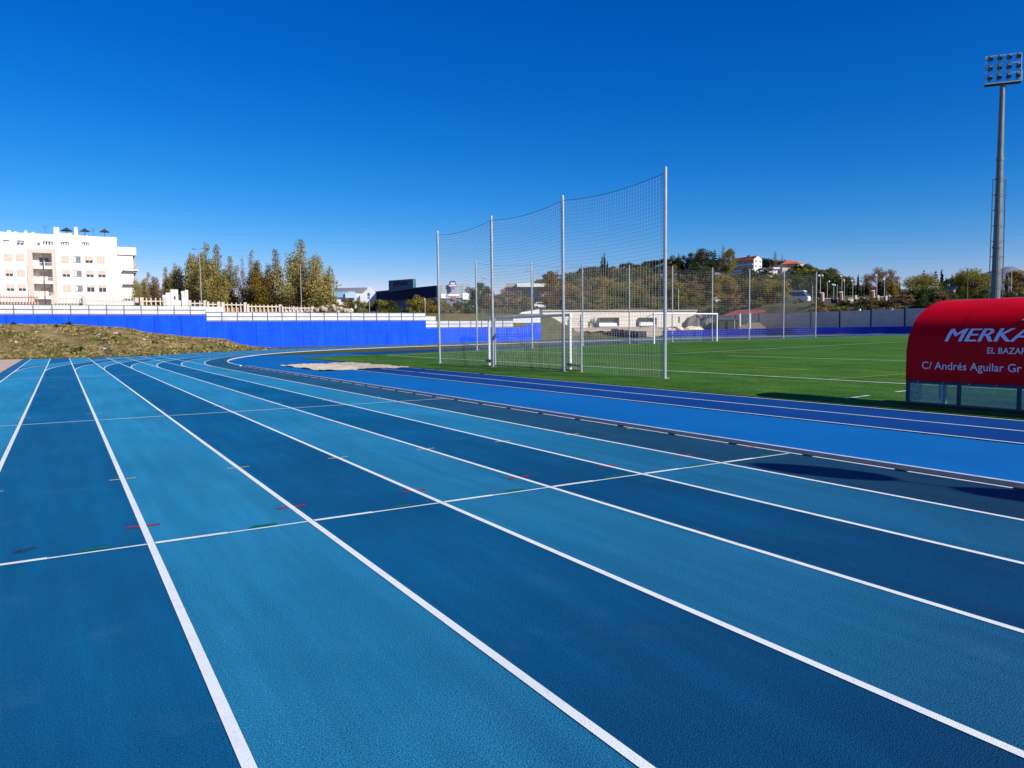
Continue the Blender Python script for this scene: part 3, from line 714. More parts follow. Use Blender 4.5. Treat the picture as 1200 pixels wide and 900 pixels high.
# low blue wall and concrete panel wall round the right side
RW = 51.6
low = thing('perimeter_wall', 'low dark blue wall following the outer edge of the far track', 'wall', (CX, CYB, 0))
p = MB()
def arcpts(r, a0, a1, n): return [(r*math.cos(a), r*math.sin(a)) for a in np.linspace(a0, a1, n)]
pts = [(RW, -90.0), (RW, -40.0), (RW, -20.0)]+arcpts(RW, 0, R(56), 40)
for a, c in zip(pts[:-1], pts[1:]):
    za, zc = (float(zin(CX+q[0], CYB+q[1])) for q in (a, c)); k = 1-.25/RW
    a2 = (a[0]/k, a[1] if a[1] <= 0 else a[1]/k); c2 = (c[0]/k, c[1] if c[1] <= 0 else c[1]/k)
    h = 1.0
    p.add([(*a, za-.3), (*c, zc-.3), (*c2, zc-.3), (*a2, za-.3), (*a, za+h), (*c, zc+h), (*c2, zc+h), (*a2, za+h)], [(4,5,6,7),(0,1,5,4),(2,3,7,6),(1,2,6,5),(3,0,4,7)])
p.build('wall', mat('deep_blue_paint', (.005, .02, .36), (.01, .035, .42), scale=.5, detail=6, rough=.8), low)
pw = thing('concrete_panel_wall', 'grey concrete panel wall with dark posts above the low blue wall, left of the red dugout', 'wall', (0, 0, 0))
M_cp = mat('grey_panel', (.70, .61, .52), (.56, .49, .42), scale=.7, detail=7, rough=.9, bump=.3, bscale=5, stretch=(1, 1, 3))
PX = 101.6; py_ = [10+5.12*i for i in range(20)]
for a, c in zip(py_[:-1], py_[1:]):
    z = float(terr(PX, a)); o = MB()
    for k in range(5): o.box(PX, PX+.12, a+.1, c-.1, .9+k*.66+.008, .9+(k+1)*.66)
    o.build('panel', M_cp, pw)
    o = MB(); o.box(PX-.06, PX+.2, a-.1, a+.1, .3, 4.35); o.build('post', M_dark, pw)
o = MB(); o.box(PX+.13, PX+.15, 10, 107, .3, 4.1); o.build('backing', mat('joint_dark', (.05, .05, .05)), pw)
for i, (px, label) in enumerate(((1007, 'small white box lamp on the left visible post top of the grey panel wall'), (1045, 'small white box lamp on the grey panel wall nearest the red dugout'))):
    y_, z_ = onX(px, 363.5, PX); t = tag(MB().box(-.1, .15, -.16, .16, -.14, .18).build('wall_lamp', M_white), label, 'lamp'); t.location = (PX, y_, z_)
for i, (xa, xb, label) in enumerate(((959, 972, 'short white board lying on the low blue wall beside the net post'), (976, 1001, 'long white board lying on top of the low blue wall'))):
    a = onX(xa, 385, 99.2); c = onX(xb, 384.4, 99.2)
    t = tag(MB().box(99.0, 99.25, c[0], a[0], a[1]-.12, a[1]+.08).build('board', M_white), label, 'board')

# ------------------------------------------------------------------ apartment block
AY = 175.0
ag = float(terr(0, AY))
apt = thing('apartment_building', 'white four storey apartment block with set-back roof terrace behind the blue wall', 'building', (0, AY, ag))
def AX(px, py=310): return onY(px, py, AY)[0]
def AZ(px, py): return onY(px, py, AY)[1]-ag
M_apt = mat('apartment_render', (.84, .80, .75), (.78, .75, .70), scale=.25, detail=5, rough=.9)
layer(M_apt, .6, (2, 2, .1), .5, .8, 1.0, .84)
M_beige = mat('apartment_beige', (.62, .54, .45), (.56, .49, .41), scale=.4, rough=.9)
M_blind = mat('roller_blind', (.60, .52, .40), (.55, .48, .38), scale=2, rough=.7)
M_grey_w = mat('grey_window', (.16, .17, .2), (.25, .26, .29), scale=3, rough=.3)
D = 13.0
b = MB()
zt = AZ(30, 273); z2 = AZ(100, 276.5); z3 = AZ(150, 290)
xa, xb, xc, xd, xe, xf = AX(-75), AX(38.5), AX(61), AX(65.5), AX(138), AX(156)
b.box(xa, xb, 0, D, -1, zt); b.box(xc, xd-.0, 0, D, -1, zt); b.box(xb, xc, 2.2, D, -1, zt-.02); b.box(xb, xc, 0, 2.19, AZ(50, 296.5), zt-.01)
b.box(xd+.004, xe, -.12, D+.5, -1, z2); b.box(xe+.004, xf, .0, D-1, -1, AZ(150, 299.5))
b.box(xe+.004, AX(160), -.35, D-.8, AZ(150, 299), z3)
b.box(AX(65), AX(71.5), .5, 3, z2+.005, AZ(68, 266)); b.box(AX(89), AX(93), .5, 3, z2+.005, AZ(91, 266))
b.box(AX(71.6), AX(89), 1.2, 1.5, z2+.006, AZ(80, 272.5)); b.box(AX(93.1), AX(105), 2.2, 2.5, z2+.006, AZ(99, 273.5))
b.build('wall', M_apt, apt)
for px, w_, ty in ((11.8, 2.2, 268), (19.3, 1.5, 269.3), (31.6, 1.7, 268.3), (40.3, 1.6, 270)):
    MB().box(AX(px-w_), AX(px+w_), 3, 4.6, zt-.3, AZ(px, ty)).build('chimney', M_apt, apt)
o = MB()   # beige surround of the balcony bay, butted round the opening
o.box(AX(32.5), xb, -.06, .0-.004, -1, AZ(50, 291.5)); o.box(xc, AX(65.3), -.06, -.004, -1, AZ(50, 291.5)); o.box(xb+.002, xc-.002, -.06, -.004, AZ(50, 296.4), AZ(50, 291.5))
o.build('balcony_surround', M_beige, apt)
for yb, yt in ((313.5, 297), (331, 315), (349, 334)):
    o = MB(); zb = AZ(50, yb); o.box(xb+.01, xc-.01, -.15, 2.19, zb-.25, zb); bal = o.build('balcony', M_apt, apt)
    o = MB(); o.box(xb+.05, xc-.05, -.12, -.07, zb+.002, zb+.35)
    o.box(xb+.05, xc-.05, -.12, -.08, zb+.95, zb+1.02)
    for k in range(14): x_ = xb+.1+(xc-xb-.2)*k/13; o.box(x_-.02, x_+.02, -.115, -.085, zb+.35, zb+.95)
    o.build('railing', M_apt, bal)
    o = MB(); o.box(xb+1.0, xc-.5, 2.12, 2.195, zb+.02, zb+2.15); wn = o.build('balcony_window', mat('window_frame_pale', (.66, .66, .64), rough=.5), apt)
    o = MB(); m_ = (xb+xc)/2+.25
    o.box(xb+1.1, m_-.1, 2.06, 2.11, zb+.1, zb+2.05); o.box(m_+.1, xc-.6, 2.06, 2.11, zb+.1, zb+2.05); o.build('pane', M_glass if yb < 320 else M_blind, wn)
o = MB(); o.box(AX(51)-.06, AX(51)+.06, -.4, -.28, -1, AZ(51, 297)); o.build('downpipe', M_dark, apt)
o = MB(); o.box(AX(31.6)-.05, AX(31.6)+.05, -.1, -.005, -1, AZ(31, 310)); o.build('downpipe', M_con, apt)
wins = []
for (ys_, xs_, kinds) in (((297.8, 305.3), (9.2, 23.3), 'bb'), ((316.2, 323.2), (10.8, 24.5), 'hb'), ((333.5, 340.6), (12, 25.9), 'hh'),
                          ((300.3, 307.5), (76.2, 90, 104.2, 118), 'bghb'), ((317, 324), (77.5, 91.2, 105.3, 119.2), 'hghh'), ((334.3, 341.3), (78.4, 92.5, 106.2, 120), 'bgGH')):
    for px, k in zip(xs_, kinds): wins.append((px-4, px+4, ys_[0]+(px-76)*.012*(px > 60), ys_[1]+(px-76)*.012*(px > 60), k))
for x0, x1, y0, y1, k in wins:
    yb = 0 if x0 < 60 else -.12
    X0_, X1_, zb, zt_ = AX(x0, y0), AX(x1, y0), AZ(x0, y1), AZ(x0, y0)
    o = MB(); t_ = .08
    o.box(X0_-t_, X1_+t_, yb-.07, yb-.004, zb-t_, zb); o.box(X0_-t_, X1_+t_, yb-.05, yb-.004, zt_, zt_+t_); o.box(X0_-t_, X0_, yb-.05, yb-.004, zb+.002, zt_-.002); o.box(X1_, X1_+t_, yb-.05, yb-.004, zb+.002, zt_-.002)
    f = o.build('window', mat('sill_stone', (.5, .42, .34), rough=.8), apt)
    frac = {'b': 1.0, 'h': .62, 'g': 0, 'G': .3, 'H': .35}[k]; zm_ = zt_-(zt_-zb)*frac
    if frac > 0: MB().box(X0_+.002, X1_-.002, yb-.035, yb-.006, zm_, zt_).build('blind', M_blind, f)
    if frac < 1:
        q = MB(); q.box(X0_+.002, X1_-.002, yb-.03, yb-.006, zb, zm_-.002); q.build('pane', M_grey_w if k == 'g' else M_glass, f)
        if k != 'g': MB().box((X0_+X1_)/2-.04, (X0_+X1_)/2+.04, yb-.045, yb-.031, zb, zm_-.003).build('mullion', M_white, f)
        else: MB().box(X0_+.02, X0_+.35, yb-.045, yb-.031, zb+.1, zm_-.1).build('shutter_leaf', M_apt, f)
for x0, x1, y0, y1 in ((5, 12.5, 281.3, 284.8), (22, 29.8, 281.8, 285.5), (52, 63, 282.8, 286.5), (72.5, 82, 283.5, 286.5), (97, 105.8, 284, 287.5)):
    yb = 0 if x0 < 60 else -.12
    o = MB(); o.box(AX(x0), AX(x1), yb-.03, yb-.005, AZ(x0, y1), AZ(x0, y0)); f = o.build('attic_opening', M_glass, apt)
    o = MB(); 
    for k in range(3): xx = AX(x0)+(AX(x1)-AX(x0))*(k+.6)/3.2; o.box(xx-.12, xx+.12, yb-.06, yb-.031, AZ(x0, y1)+.02, AZ(x0, y0)-.18)
    o.build('bar', M_apt, f)
for yb, ye in ((316.3, 300), (332.3, 317.5), (349, 334)):
    zb = AZ(152, yb); o = MB(); o.box(AX(144), AX(161.5), -1.1, 3.0, zb-.22, zb); bal = o.build('balcony', M_apt, apt)
    o = MB(); o.box(AX(152), AX(153), -1.05, -.98, zb, zb+.95); o.box(AX(152), AX(161), -1.05, -1.0, zb+.92, zb+.98); o.box(AX(160.3), AX(160.8), -1.05, 2.9, zb+.92, zb+.98)
    for k in range(8): x_ = AX(153)+(AX(160.8)-AX(153))*k/7; o.box(x_-.02, x_+.02, -1.04, -1.0, zb, zb+.92)
    o.build('railing', M_galv, bal)
    zt_ = AZ(152, ye)-.25
    MB().box(xf-.02+.03, xf+.6, 1.2, 3.0, zb+.01, zt_).build('corner_recess', mat('recess_shade', (.34, .31, .28)), apt)  # darker box colour stands for the shade in the recessed corner
for k, (px, py) in enumerate(((24, 283.6), (28, 284), (47.5, 284.3))): MB().box(AX(px-1.1), AX(px+1.1), -.5, -.05, AZ(px, py+1.6), AZ(px, py-.4)).build('air_conditioner', M_con, apt)
for px in (55, 112): MB().tube((AX(px), 4, z2-.2), (AX(px), 4, z2+2.2), .035, .025, 5).bar((AX(px)-.6, 4, z2+2.0), (AX(px)+.6, 4, z2+2.0), .04, .04).bar((AX(px)-.4, 4, z2+1.7), (AX(px)+.4, 4, z2+1.7), .04, .04).build('aerial', M_dark, apt)
MB().box(AX(72), AX(88), .7, .8, z2+.25, z2+.34).build('terrace_rail', M_dark, apt)
for i, (px, py, rad, label) in enumerate(((78, 268.5, 1.15, 'leftmost thatched parasol on the roof terrace, between the two white chimney blocks'), (99.3, 269.2, 1.0, 'middle thatched parasol on the roof terrace, just right of the narrow chimney block'), (122.5, 270, 1.0, 'rightmost thatched parasol on the apartment roof terrace'))):
    X_, Z_ = onY(px, py, AY+1.6); u = thing('parasol', label, 'parasol', (X_, AY+1.6, Z_-2.0-.1), 0, 'roof terrace parasols')
    MB().tube((0, 0, -1.2), (0, 0, 2.0), .05, .05, 6).build('pole', M_dark, u)
    MB().tube((0, 0, 1.75), (0, 0, 2.1), rad, rad*.45, 14).tube((0, 0, 2.1), (0, 0, 2.45), rad*.45, .04, 14).build('canopy', mat('thatch', (.035, .04, .05), (.06, .06, .06), scale=8, rough=.95), u)

# ------------------------------------------------------------------ street fences behind the parapet
M_cream = mat('cream_paint', (.66, .58, .44), (.58, .5, .37), scale=2, rough=.8)
M_wpick = mat('white_picket', (.60, .54, .47), (.52, .46, .40), scale=2, rough=.8)
M_terra = mat('terracotta_rail', (.44, .22, .16), (.38, .19, .14), scale=2, rough=.8)
def picket(label, px0, px1, Y, ytop, m, sp, wd, backm=None, posts=True, cap=True, hmin=None):
    x0, z1 = onY(px0, ytop, Y); x1, z1b = onY(px1, ytop, Y); g = T((x0, Y)); h = z1-g
    t = thing('picket_fence', label, 'fence', (x0, Y, g), 0, 'street fences behind the parapet'); L = x1-x0; n = max(2, int(L/sp)); b = MB()
    for i in range(n+1):
        x_ = L*i/n; b.box(x_-wd/2, x_+wd/2, -.03, .03, .1, h-.15)
        if cap: b.ell((x_, 0, h-.1), (wd*.62, .07, .13), 6, 4)
    b.build('pickets', m, t)
    r = MB(); r.box(-.1, L+.1, -.07, -.035, h*.78, h*.78+.16); r.box(-.1, L+.1, -.07, -.035, .35, .5); r.build('rail', m, t)
    if posts:
        k = max(1, int(L/6))
        for i in range(k+1):
            o = MB(); x_ = L*i/k; o.box(x_-.2, x_+.2, -.18, .18, 0, h+.05); o.build('pillar', M_wpick, t)
    if backm:
        MB().box(-.1, L+.1, .25, .4, 0, h*.62).build('base_wall', backm, t)
M_brownw = mat('brown_base', (.22, .14, .08), (.3, .2, .12), scale=1.2)
picket('dark topped fence of reddish balusters in front of the apartment block, far left', -40, 43, 108, 342.5, M_terra, .30, .075, M_wpick, False, False)
picket('tall pale slatted fence right of the reddish one, in front of the balconies', 62, 97, 108, 345.5, M_wpick, .34, .12, M_wpick, True, False)
picket('low pale slatted fence in front of the apartment windows', 98.5, 160, 107.4, 348.6, M_wpick, .34, .12, M_wpick, True, False)
picket('cream picket fence between the apartment block and the white gateway', 166, 193, 106, 349, M_cream, .52, .15, M_brownw)
picket('cream picket fence right of the white gateway below the poplars', 222, 240, 105, 352.3, M_wpick, .52, .15, M_brownw)
picket('white picket fence under the street lamp', 243, 256, 105, 353.8, M_wpick, .52, .15, M_wpick)
picket('ochre backed picket fence in the middle of the row below the poplars', 261, 287, 105, 354.5, M_wpick, .52, .15, mat('ochre_wall', (.42, .25, .09), (.36, .22, .1), scale=1))
picket('long cream picket fence below the dark poplars', 290, 328, 105, 357, M_cream, .52, .15, M_brownw)
picket('low white picket fence at the foot of the rightmost poplar', 330, 366, 105, 359.3, M_wpick, .52, .15, M_wpick)
# white gateway
gy = 107.0; gx0, gz = onY(190, 357, gy); gg = T((gx0, gy))
gate = thing('gateway', 'white rendered gateway block with stepped pillars left of the poplars', 'gateway', (gx0, gy, gg))
def gx(px): return onY(px, 350, gy)[0]-gx0
def gzz(py): return onY(205, py, gy)[1]-gg
o = MB(); o.box(gx(190.5), gx(194.5), 0, .8, 0, gzz(346)); o.box(gx(194.6), gx(200), .1, .8, 0, gzz(343)); o.box(gx(200.1), gx(209), 0, .9, 0, gzz(339.3)); o.box(gx(213), gx(216.5), 0, .8, 0, gzz(341)); o.box(gx(217.5), gx(221), .2, .8, 0, gzz(339.5)); o.box(gx(209.1), gx(212.9), .3, .7, 0, gzz(352)); o.box(gx(216.6), gx(217.4), .3, .7, 0, gzz(350))
o.build('pillars', M_render, gate)
o = MB(); o.box(gx(209.05), gx(212.95), .35, .6, gzz(352)+.01, gzz(345)); o.box(gx(203.7), gx(205.8), -.03, -.004, gzz(351), gzz(347)); o.box(gx(216.62), gx(217.38), .35, .6, gzz(350)+.01, gzz(342)); o.build('grille', M_dark, gate)

# ------------------------------------------------------------------ vegetation
def leafmat(name, c, c2, **k): return mat(name, c, c2, scale=k.pop('scale', 3.0), detail=5, rough=.85, spec=.12, transl=.22, rnd=k.pop('rnd', .16), lo=.35, hi=.65)
L_olive = leafmat('poplar_leaf', (.44, .35, .11), (.18, .17, .055))
L_gold = leafmat('golden_leaf', (.34, .22, .04), (.17, .14, .035))
L_yel = leafmat('yellow_green_leaf', (.30, .26, .04), (.15, .15, .03))
L_brown = leafmat('brown_leaf', (.34, .21, .10), (.20, .13, .06))
L_green = leafmat('green_leaf', (.085, .105, .03), (.035, .05, .018))
L_dark = leafmat('dark_pine_leaf', (.034, .05, .017), (.013, .022, .01))
L_pine = leafmat('olive_pine_leaf', (.11, .10, .03), (.035, .042, .015))
L_bush = leafmat('bush_leaf', (.16, .145, .045), (.075, .08, .028))
L_orange = leafmat('orange_leaf', (.30, .13, .025), (.18, .09, .025))
def crownmesh(name, clumps, n, size, m, seed, droop=0.0):
    g = np.random.default_rng(seed); C = np.array([c[:3] for c in clumps]); Rr = np.array([c[3:6] for c in clumps])
    wgt = (Rr[:, 0]*Rr[:, 1]*Rr[:, 2])**.6; wgt /= wgt.sum(); k = g.choice(len(C), n, p=wgt)
    d = g.normal(size=(n, 3)); d /= np.linalg.norm(d, axis=1)[:, None]; rad = g.uniform(0, 1, n)**.42*g.uniform(.75, 1.12, n)
    P = C[k]+Rr[k]*d*rad[:, None]
    a = g.normal(size=(n, 3)); a /= np.linalg.norm(a, axis=1)[:, None]; t = np.cross(a, g.normal(size=(n, 3))); t /= np.linalg.norm(t, axis=1)[:, None]
    s = size*g.uniform(.55, 1.3, n)[:, None]; V = np.empty((n, 4, 3)); V[:, 0] = P-a*s*.5; V[:, 1] = P+t*s*.32; V[:, 2] = P+a*s*.5; V[:, 3] = P-t*s*.32
    me = bpy.data.meshes.new(name); V = V.reshape(-1, 3).astype(np.float32)
    me.vertices.add(len(V)); me.vertices.foreach_set('co', V.ravel()); me.loops.add(4*n); me.loops.foreach_set('vertex_index', np.arange(4*n, dtype=np.int32))
    me.polygons.add(n); me.polygons.foreach_set('loop_start', np.arange(0, 4*n, 4)); me.polygons.foreach_set('loop_total', np.full(n, 4))
    me.materials.append(m); me.update(calc_edges=True); return me
def trunkmesh(name, limbs, m=M_bark):
    b = MB()
    for pts, r0, r1 in limbs:
        n = len(pts)-1
        for i in range(n): b.tube(pts[i], pts[i+1], r0+(r1-r0)*i/n, r0+(r1-r0)*(i+1)/n, 6, cap=(i in (0, n-1)))
    o = b.build(name, m); me = o.data; bpy.data.objects.remove(o); return me
KIND = {}
def k_poplar(tag_, m, seed, spires, n=24000, sz=.021, spread=.24):
    g = random.Random(seed); cl = []; li = [([(0, 0, -.02), (.004, .003, .12), (0, 0, .3)], .018, .012)]
    for s in range(spires):
        a = g.uniform(0, 2*math.pi); rr = spread*math.sqrt(g.uniform(.02, 1)); hx = rr*math.cos(a); hy = rr*math.sin(a); top = g.uniform(.78, 1.0) if s else 1.0
        top *= 1-.28*(rr/spread)**2 if s else 1; rr_ = rr
        pts = [(0, 0, .12)]
        for k in range(1, 9):
            u = k/8; z = .1+(top-.1)*u; x_ = hx*min(1.1, .25+u*1.2); y_ = hy*min(1.1, .25+u*1.2); w_ = (.085+.05*math.sin(math.pi*min(1, u*1.25)))*(1 if u < .85 else 1-(u-.85)/.5)*g.uniform(.75, 1.25)
            cl.append((x_+g.gauss(0, .012), y_+g.gauss(0, .012), z, w_, w_, .085)); pts.append((x_, y_, z))
        li.append((pts, .010, .0015))
    for s in range(10): a = g.uniform(0, 6.28); cl.append((.24*math.cos(a), .24*math.sin(a), g.uniform(.1, .36), .13, .13, .1))
    KIND[tag_] = (crownmesh('crown', cl, n, sz, m, seed), trunkmesh('trunk', li))
def k_round(tag_, m, seed, n=9000, sz=.036, wd=.42, low=.18, lumps=34, sparse=1.0, tall=1.0):
    g = random.Random(seed); cl = []; li = [([(0, 0, -.03), (.01, .01, .2), (0, .01, .45)], .03, .015)]
    for s in range(lumps):
        a = g.uniform(0, 6.283); u = g.uniform(0, 1); z = low+(1-low-.08)*u; prof = math.sin(math.pi*(.16+.8*u*.95))**.7; rr = wd*prof*math.sqrt(g.uniform(.05, 1))
        q = g.uniform(.09, .17)*wd/.42; c = (rr*math.cos(a), rr*math.sin(a), z, q*1.1, q*1.1, q*.85*tall); cl.append(c)
        li.append(([(0, 0, .15+.2*u), (c[0]*.55, c[1]*.55, z*.75), (c[0], c[1], z)], .010, .003))
    KIND[tag_] = (crownmesh('crown', cl, int(n*sparse), sz, m, seed), trunkmesh('trunk', li))
def k_cypress(tag_, m, seed, wd=.085, n=2600):
    g = random.Random(seed); cl = []
    for k in range(16):
        u = k/15; w_ = wd*(math.sin(math.pi*min(1, .12+u*.9))**.6*(1-.35*u)+.06)*g.uniform(.8, 1.2); cl.append((g.gauss(0, .008), g.gauss(0, .008), .04+.93*u, w_, w_, .06))
    KIND[tag_] = (crownmesh('crown', cl, n, .03, m, seed), trunkmesh('trunk', [([(0, 0, -.03), (0, 0, .9)], .016, .004)]))
def k_conifer(tag_, m, seed, n=2600):
    g = random.Random(seed); cl = []; li = [([(0, 0, -.03), (0, 0, .97)], .018, .004)]
    for k in range(9):
        z = .18+.8*k/9; w_ = .26*(1-k/9.3)
        for j in range(5):
            a = j*1.256+k*.7+g.uniform(-.3, .3); cl.append((w_*.6*math.cos(a), w_*.6*math.sin(a), z-.02, w_*.42+.01, w_*.42+.01, .028)); li.append(([(0, 0, z), (w_*.9*math.cos(a), w_*.9*math.sin(a), z-.03)], .005, .002))
    KIND[tag_] = (crownmesh('crown', cl, n, .032, m, seed), trunkmesh('trunk', li))
k_poplar('poplar_a', L_olive, 1, 6); k_poplar('poplar_b', L_olive, 2, 8, spread=.28); k_poplar('poplar_c', L_gold, 3, 6, n=21000, spread=.22)
k_poplar('bare_poplar', L_brown, 4, 8, n=7500, spread=.26); k_poplar('poplar_d', L_olive, 33, 9, n=28000, spread=.30)
k_round('round_yellow', L_yel, 5); k_round('round_gold', L_gold, 6); k_round('round_brown', L_brown, 7, n=5200); k_round('round_green', L_green, 8); k_round('round_orange', L_orange, 19, n=3000)
k_round('bush_a', L_bush, 9, n=2600, sz=.085, wd=.62, low=.05, lumps=18); k_round('bush_b', L_yel, 10, n=2400, sz=.085, wd=.7, low=.05, lumps=18); k_round('bush_c', L_green, 12, n=2600, sz=.085, wd=.8, low=.05, lumps=20); k_round('bush_d', L_brown, 14, n=2200, sz=.085, wd=.65, low=.05, lumps=18); k_round('bush_e', L_gold, 16, n=2400, sz=.085, wd=.62, low=.05, lumps=18)
k_round('full_yellow', L_yel, 41, n=15000, sz=.034, wd=.62, low=.02, lumps=60); k_cypress('cypress', L_dark, 20); k_conifer('conifer', L_dark, 21)
k_round('pine_a', L_pine, 22, n=4200, sz=.045, wd=.36, low=.1, lumps=26, tall=1.3); k_round('pine_b', L_dark, 23, n=4200, sz=.045, wd=.42, low=.12, lumps=26)
k_round('bare_round', L_brown, 24, n=3600, sz=.035, wd=.42, low=.12, lumps=46)
PROTO = {}
def plant(kind, name, cat, label, px, ytop, d, wscale=1.0, group=None, ybase=None, rz=None, sink=.0):
    p = at(px, 380, d); g = T(p)-sink; h = max(.9, at(px, ytop, d)[2]-g)
    if kind not in PROTO:
        t = thing(name, label, cat, (p[0], p[1], g), 0, group); cm, tm = KIND[kind]
        for nm, me in (('crown', cm), ('trunk', tm)):
            o = bpy.data.objects.new(nm, me); COL.objects.link(o); o.parent = t
        PROTO[kind] = t
    else:
        t = copy_tree(PROTO[kind], None, label); t.name = name; t['category'] = cat
        if group: t['group'] = group
        elif 'group' in t: del t['group']
    t.location = (p[0], p[1], g); t.rotation_euler = (0, 0, random.uniform(0, 6.28) if rz is None else rz); t.scale = (h*wscale, h*wscale, h); return t
tr_ = lambda kind, label, px, yt, d, ws=1.0, group=None, nm='tree', cat='tree', **k: plant(kind, nm, cat, label, px, yt, d, ws, group, **k)
# poplars behind the blue wall
GP = 'autumn poplars behind the blue wall'
tr_('poplar_a', 'small olive poplar touching the right edge of the apartment block', 165, 322, 128, .8, GP, nm='poplar_tree')
tr_('bare_poplar', 'small sparse poplar half way between the apartment block and the white gateway', 180, 326, 128, .9, GP, nm='poplar_tree')
tr_('poplar_c', 'thin tall poplar top rising just left of the white gateway', 190, 317, 130, .75, GP, nm='poplar_tree')
tr_('poplar_b', 'rounded olive poplar directly right of the white gateway', 214, 309, 122, 1.0, GP, nm='poplar_tree')
tr_('poplar_a', 'tall split poplar just left of the double street lamp', 229, 289, 120, .9, GP, nm='poplar_tree')
tr_('poplar_d', 'broad golden olive poplar just right of the double street lamp', 246, 291, 119, .85, GP, nm='poplar_tree')
tr_('poplar_c', 'lower golden poplar leaning on the broad one, right of the double street lamp', 261, 305, 121, .85, GP, nm='poplar_tree')
tr_('bare_poplar', 'half bare pinkish brown poplar between the two big clumps', 269, 313, 123, .75, GP, nm='poplar_tree')
tr_('bare_poplar', 'sparse leafless topped poplar at the left of the middle clump', 294, 296, 122, .6, GP, nm='poplar_tree')
tr_('poplar_b', 'dark green lower poplar in the middle clump', 298, 315, 120, 1.15, GP, nm='poplar_tree')
tr_('poplar_c', 'bright golden twin topped poplar at the right of the middle clump', 312, 297, 118, .95, GP, nm='poplar_tree')
tr_('poplar_d', 'tallest and densest poplar, the rightmost of the row', 357, 284, 117, 1.15, GP, nm='poplar_tree')
tr_('poplar_b', 'short olive poplar at the right foot of the tallest poplar', 376, 322, 119, 1.1, GP, nm='poplar_tree')
# bushes between the poplars and the net
GB = 'autumn bushes along the street'
for i, (px, yt, kd, ws, lb) in enumerate(((330, 349, 'bush_c', 1.0, 'dark low bush filling the gap left of the tallest poplar'), (388, 350, 'bush_a', 1.0, 'olive bush at the foot of the white sign mast'), (400, 346.5, 'bush_e', 1.0, 'rusty golden bush in front of the white warehouse'), (410, 350, 'bush_a', .8, 'dark olive bush below the stepped white warehouse front'), (421, 352, 'bush_b', .8, 'small yellowish bush left of the blue and white sign pole'), (446, 351, 'bush_b', .9, 'yellow green bush right of the blue and white sign pole'), (458, 353, 'bush_c', 1.0, 'dark bush below the rooftop sign box'), (488, 350, 'bush_b', .9, 'left bush of the golden group beneath the dark industrial building'), (497, 345.5, 'bush_e', .95, 'largest golden bush left of the leftmost near net post'), (508, 348, 'bush_e', .8, 'golden bush directly behind the leftmost near net post'), (524, 350, 'bush_e', .9, 'golden bush below the purple and white roof sign'), (540, 352, 'bush_b', .9, 'yellow bush below the white kiosk front'), (552, 355, 'bush_c', .9, 'low green bush behind the second near net post'))):
    tr_(kd, lb, px, yt, 128+(i % 3)*3, ws, GB, nm='bush', cat='bush')
for i, (px, yt, kd, lb) in enumerate(((574, 341, 'round_brown', 'brown leafed tree behind the second near net post'), (592, 338, 'bare_round', 'half bare brown tree left of the flat white roof'), (606, 341, 'round_brown', 'brown tree in front of the grey flat roofed hall'), (617, 346, 'round_gold', 'golden small tree in front of the grey flat roofed hall'), (562, 331, 'round_green', 'dark green tree top beside the white kiosk'), (645, 341, 'round_brown', 'brown tree immediately left of the third near net post'), (650, 317, 'round_orange', 'orange tree on the skyline left of the third near net post'))):
    tr_(kd, lb, px, yt, 150 if yt < 345 else 140, 1.0, 'autumn trees behind the near net')
# hillside in front of the houses
GH = 'scrubby trees on the hillside'
def many(lst, d0, group, nm, cat):
    for (kd, lb, px, yt, d, ws) in lst: plant(kd, nm, cat, lb, px, yt, d, ws, group)
many([('round_gold', 'golden brown tree right of the third near net post on the lower slope', 673, 335, 190, 1.1), ('round_brown', 'brown tree on the lower slope left of the wide yellow tree', 697, 338, 180, 1.1),
      ('full_yellow', 'wide yellow green tree in the middle of the near net', 733, 330, 165, 1.2), ('round_gold', 'bright golden tree on the right flank of the wide yellow tree', 745, 334, 163, 1.2),
      ('round_orange', 'orange tree beside the cypress pair', 722, 312, 330, .9), ('round_brown', 'brown tree left of the cypress pair', 702, 319, 330, 1.1),
      ('round_yellow', 'yellow tree just right of the tallest near net post', 799, 341, 170, 1.1), ('round_brown', 'brown tree on the slope above the far goal', 817, 334, 185, 1.3), ('round_yellow', 'yellow green tree above the right post of the far goal', 832, 341, 170, 1.3),
      ('bare_round', 'broad brown tree on the slope below the big white house', 856, 330, 190, 1.3), ('round_gold', 'rust gold tree below the white annex', 884, 327, 165, 1.35), ('round_gold', 'wide golden brown tree left of the white coach', 905, 326, 158, 1.4), ('round_yellow', 'yellow tree touching the rear of the white coach', 917, 333, 155, 1.0),
      ('round_green', 'dark green tree low on the slope in front of the golden brown trees', 889, 343, 160, 1.6), ('round_green', 'dark green tree low on the slope above the red roofed shelter', 868, 350, 155, 1.6)], 0, GH, 'tree', 'tree')
gh = random.Random(5)
for i in range(58):      # scrub on the lower slope
    px = gh.uniform(655, 935); yt = gh.uniform(343, 360); d = 135+(364-yt)*4.5+gh.uniform(-6, 6)
    plant(gh.choice(['bush_a', 'bush_c', 'bush_c', 'bush_b', 'bush_d', 'bush_a']), 'shrub', 'shrub', 'low wild shrub among many on the slope above the white wall', px, yt, d, gh.uniform(.8, 1.2), 'wild shrubs on the slope above the white wall')
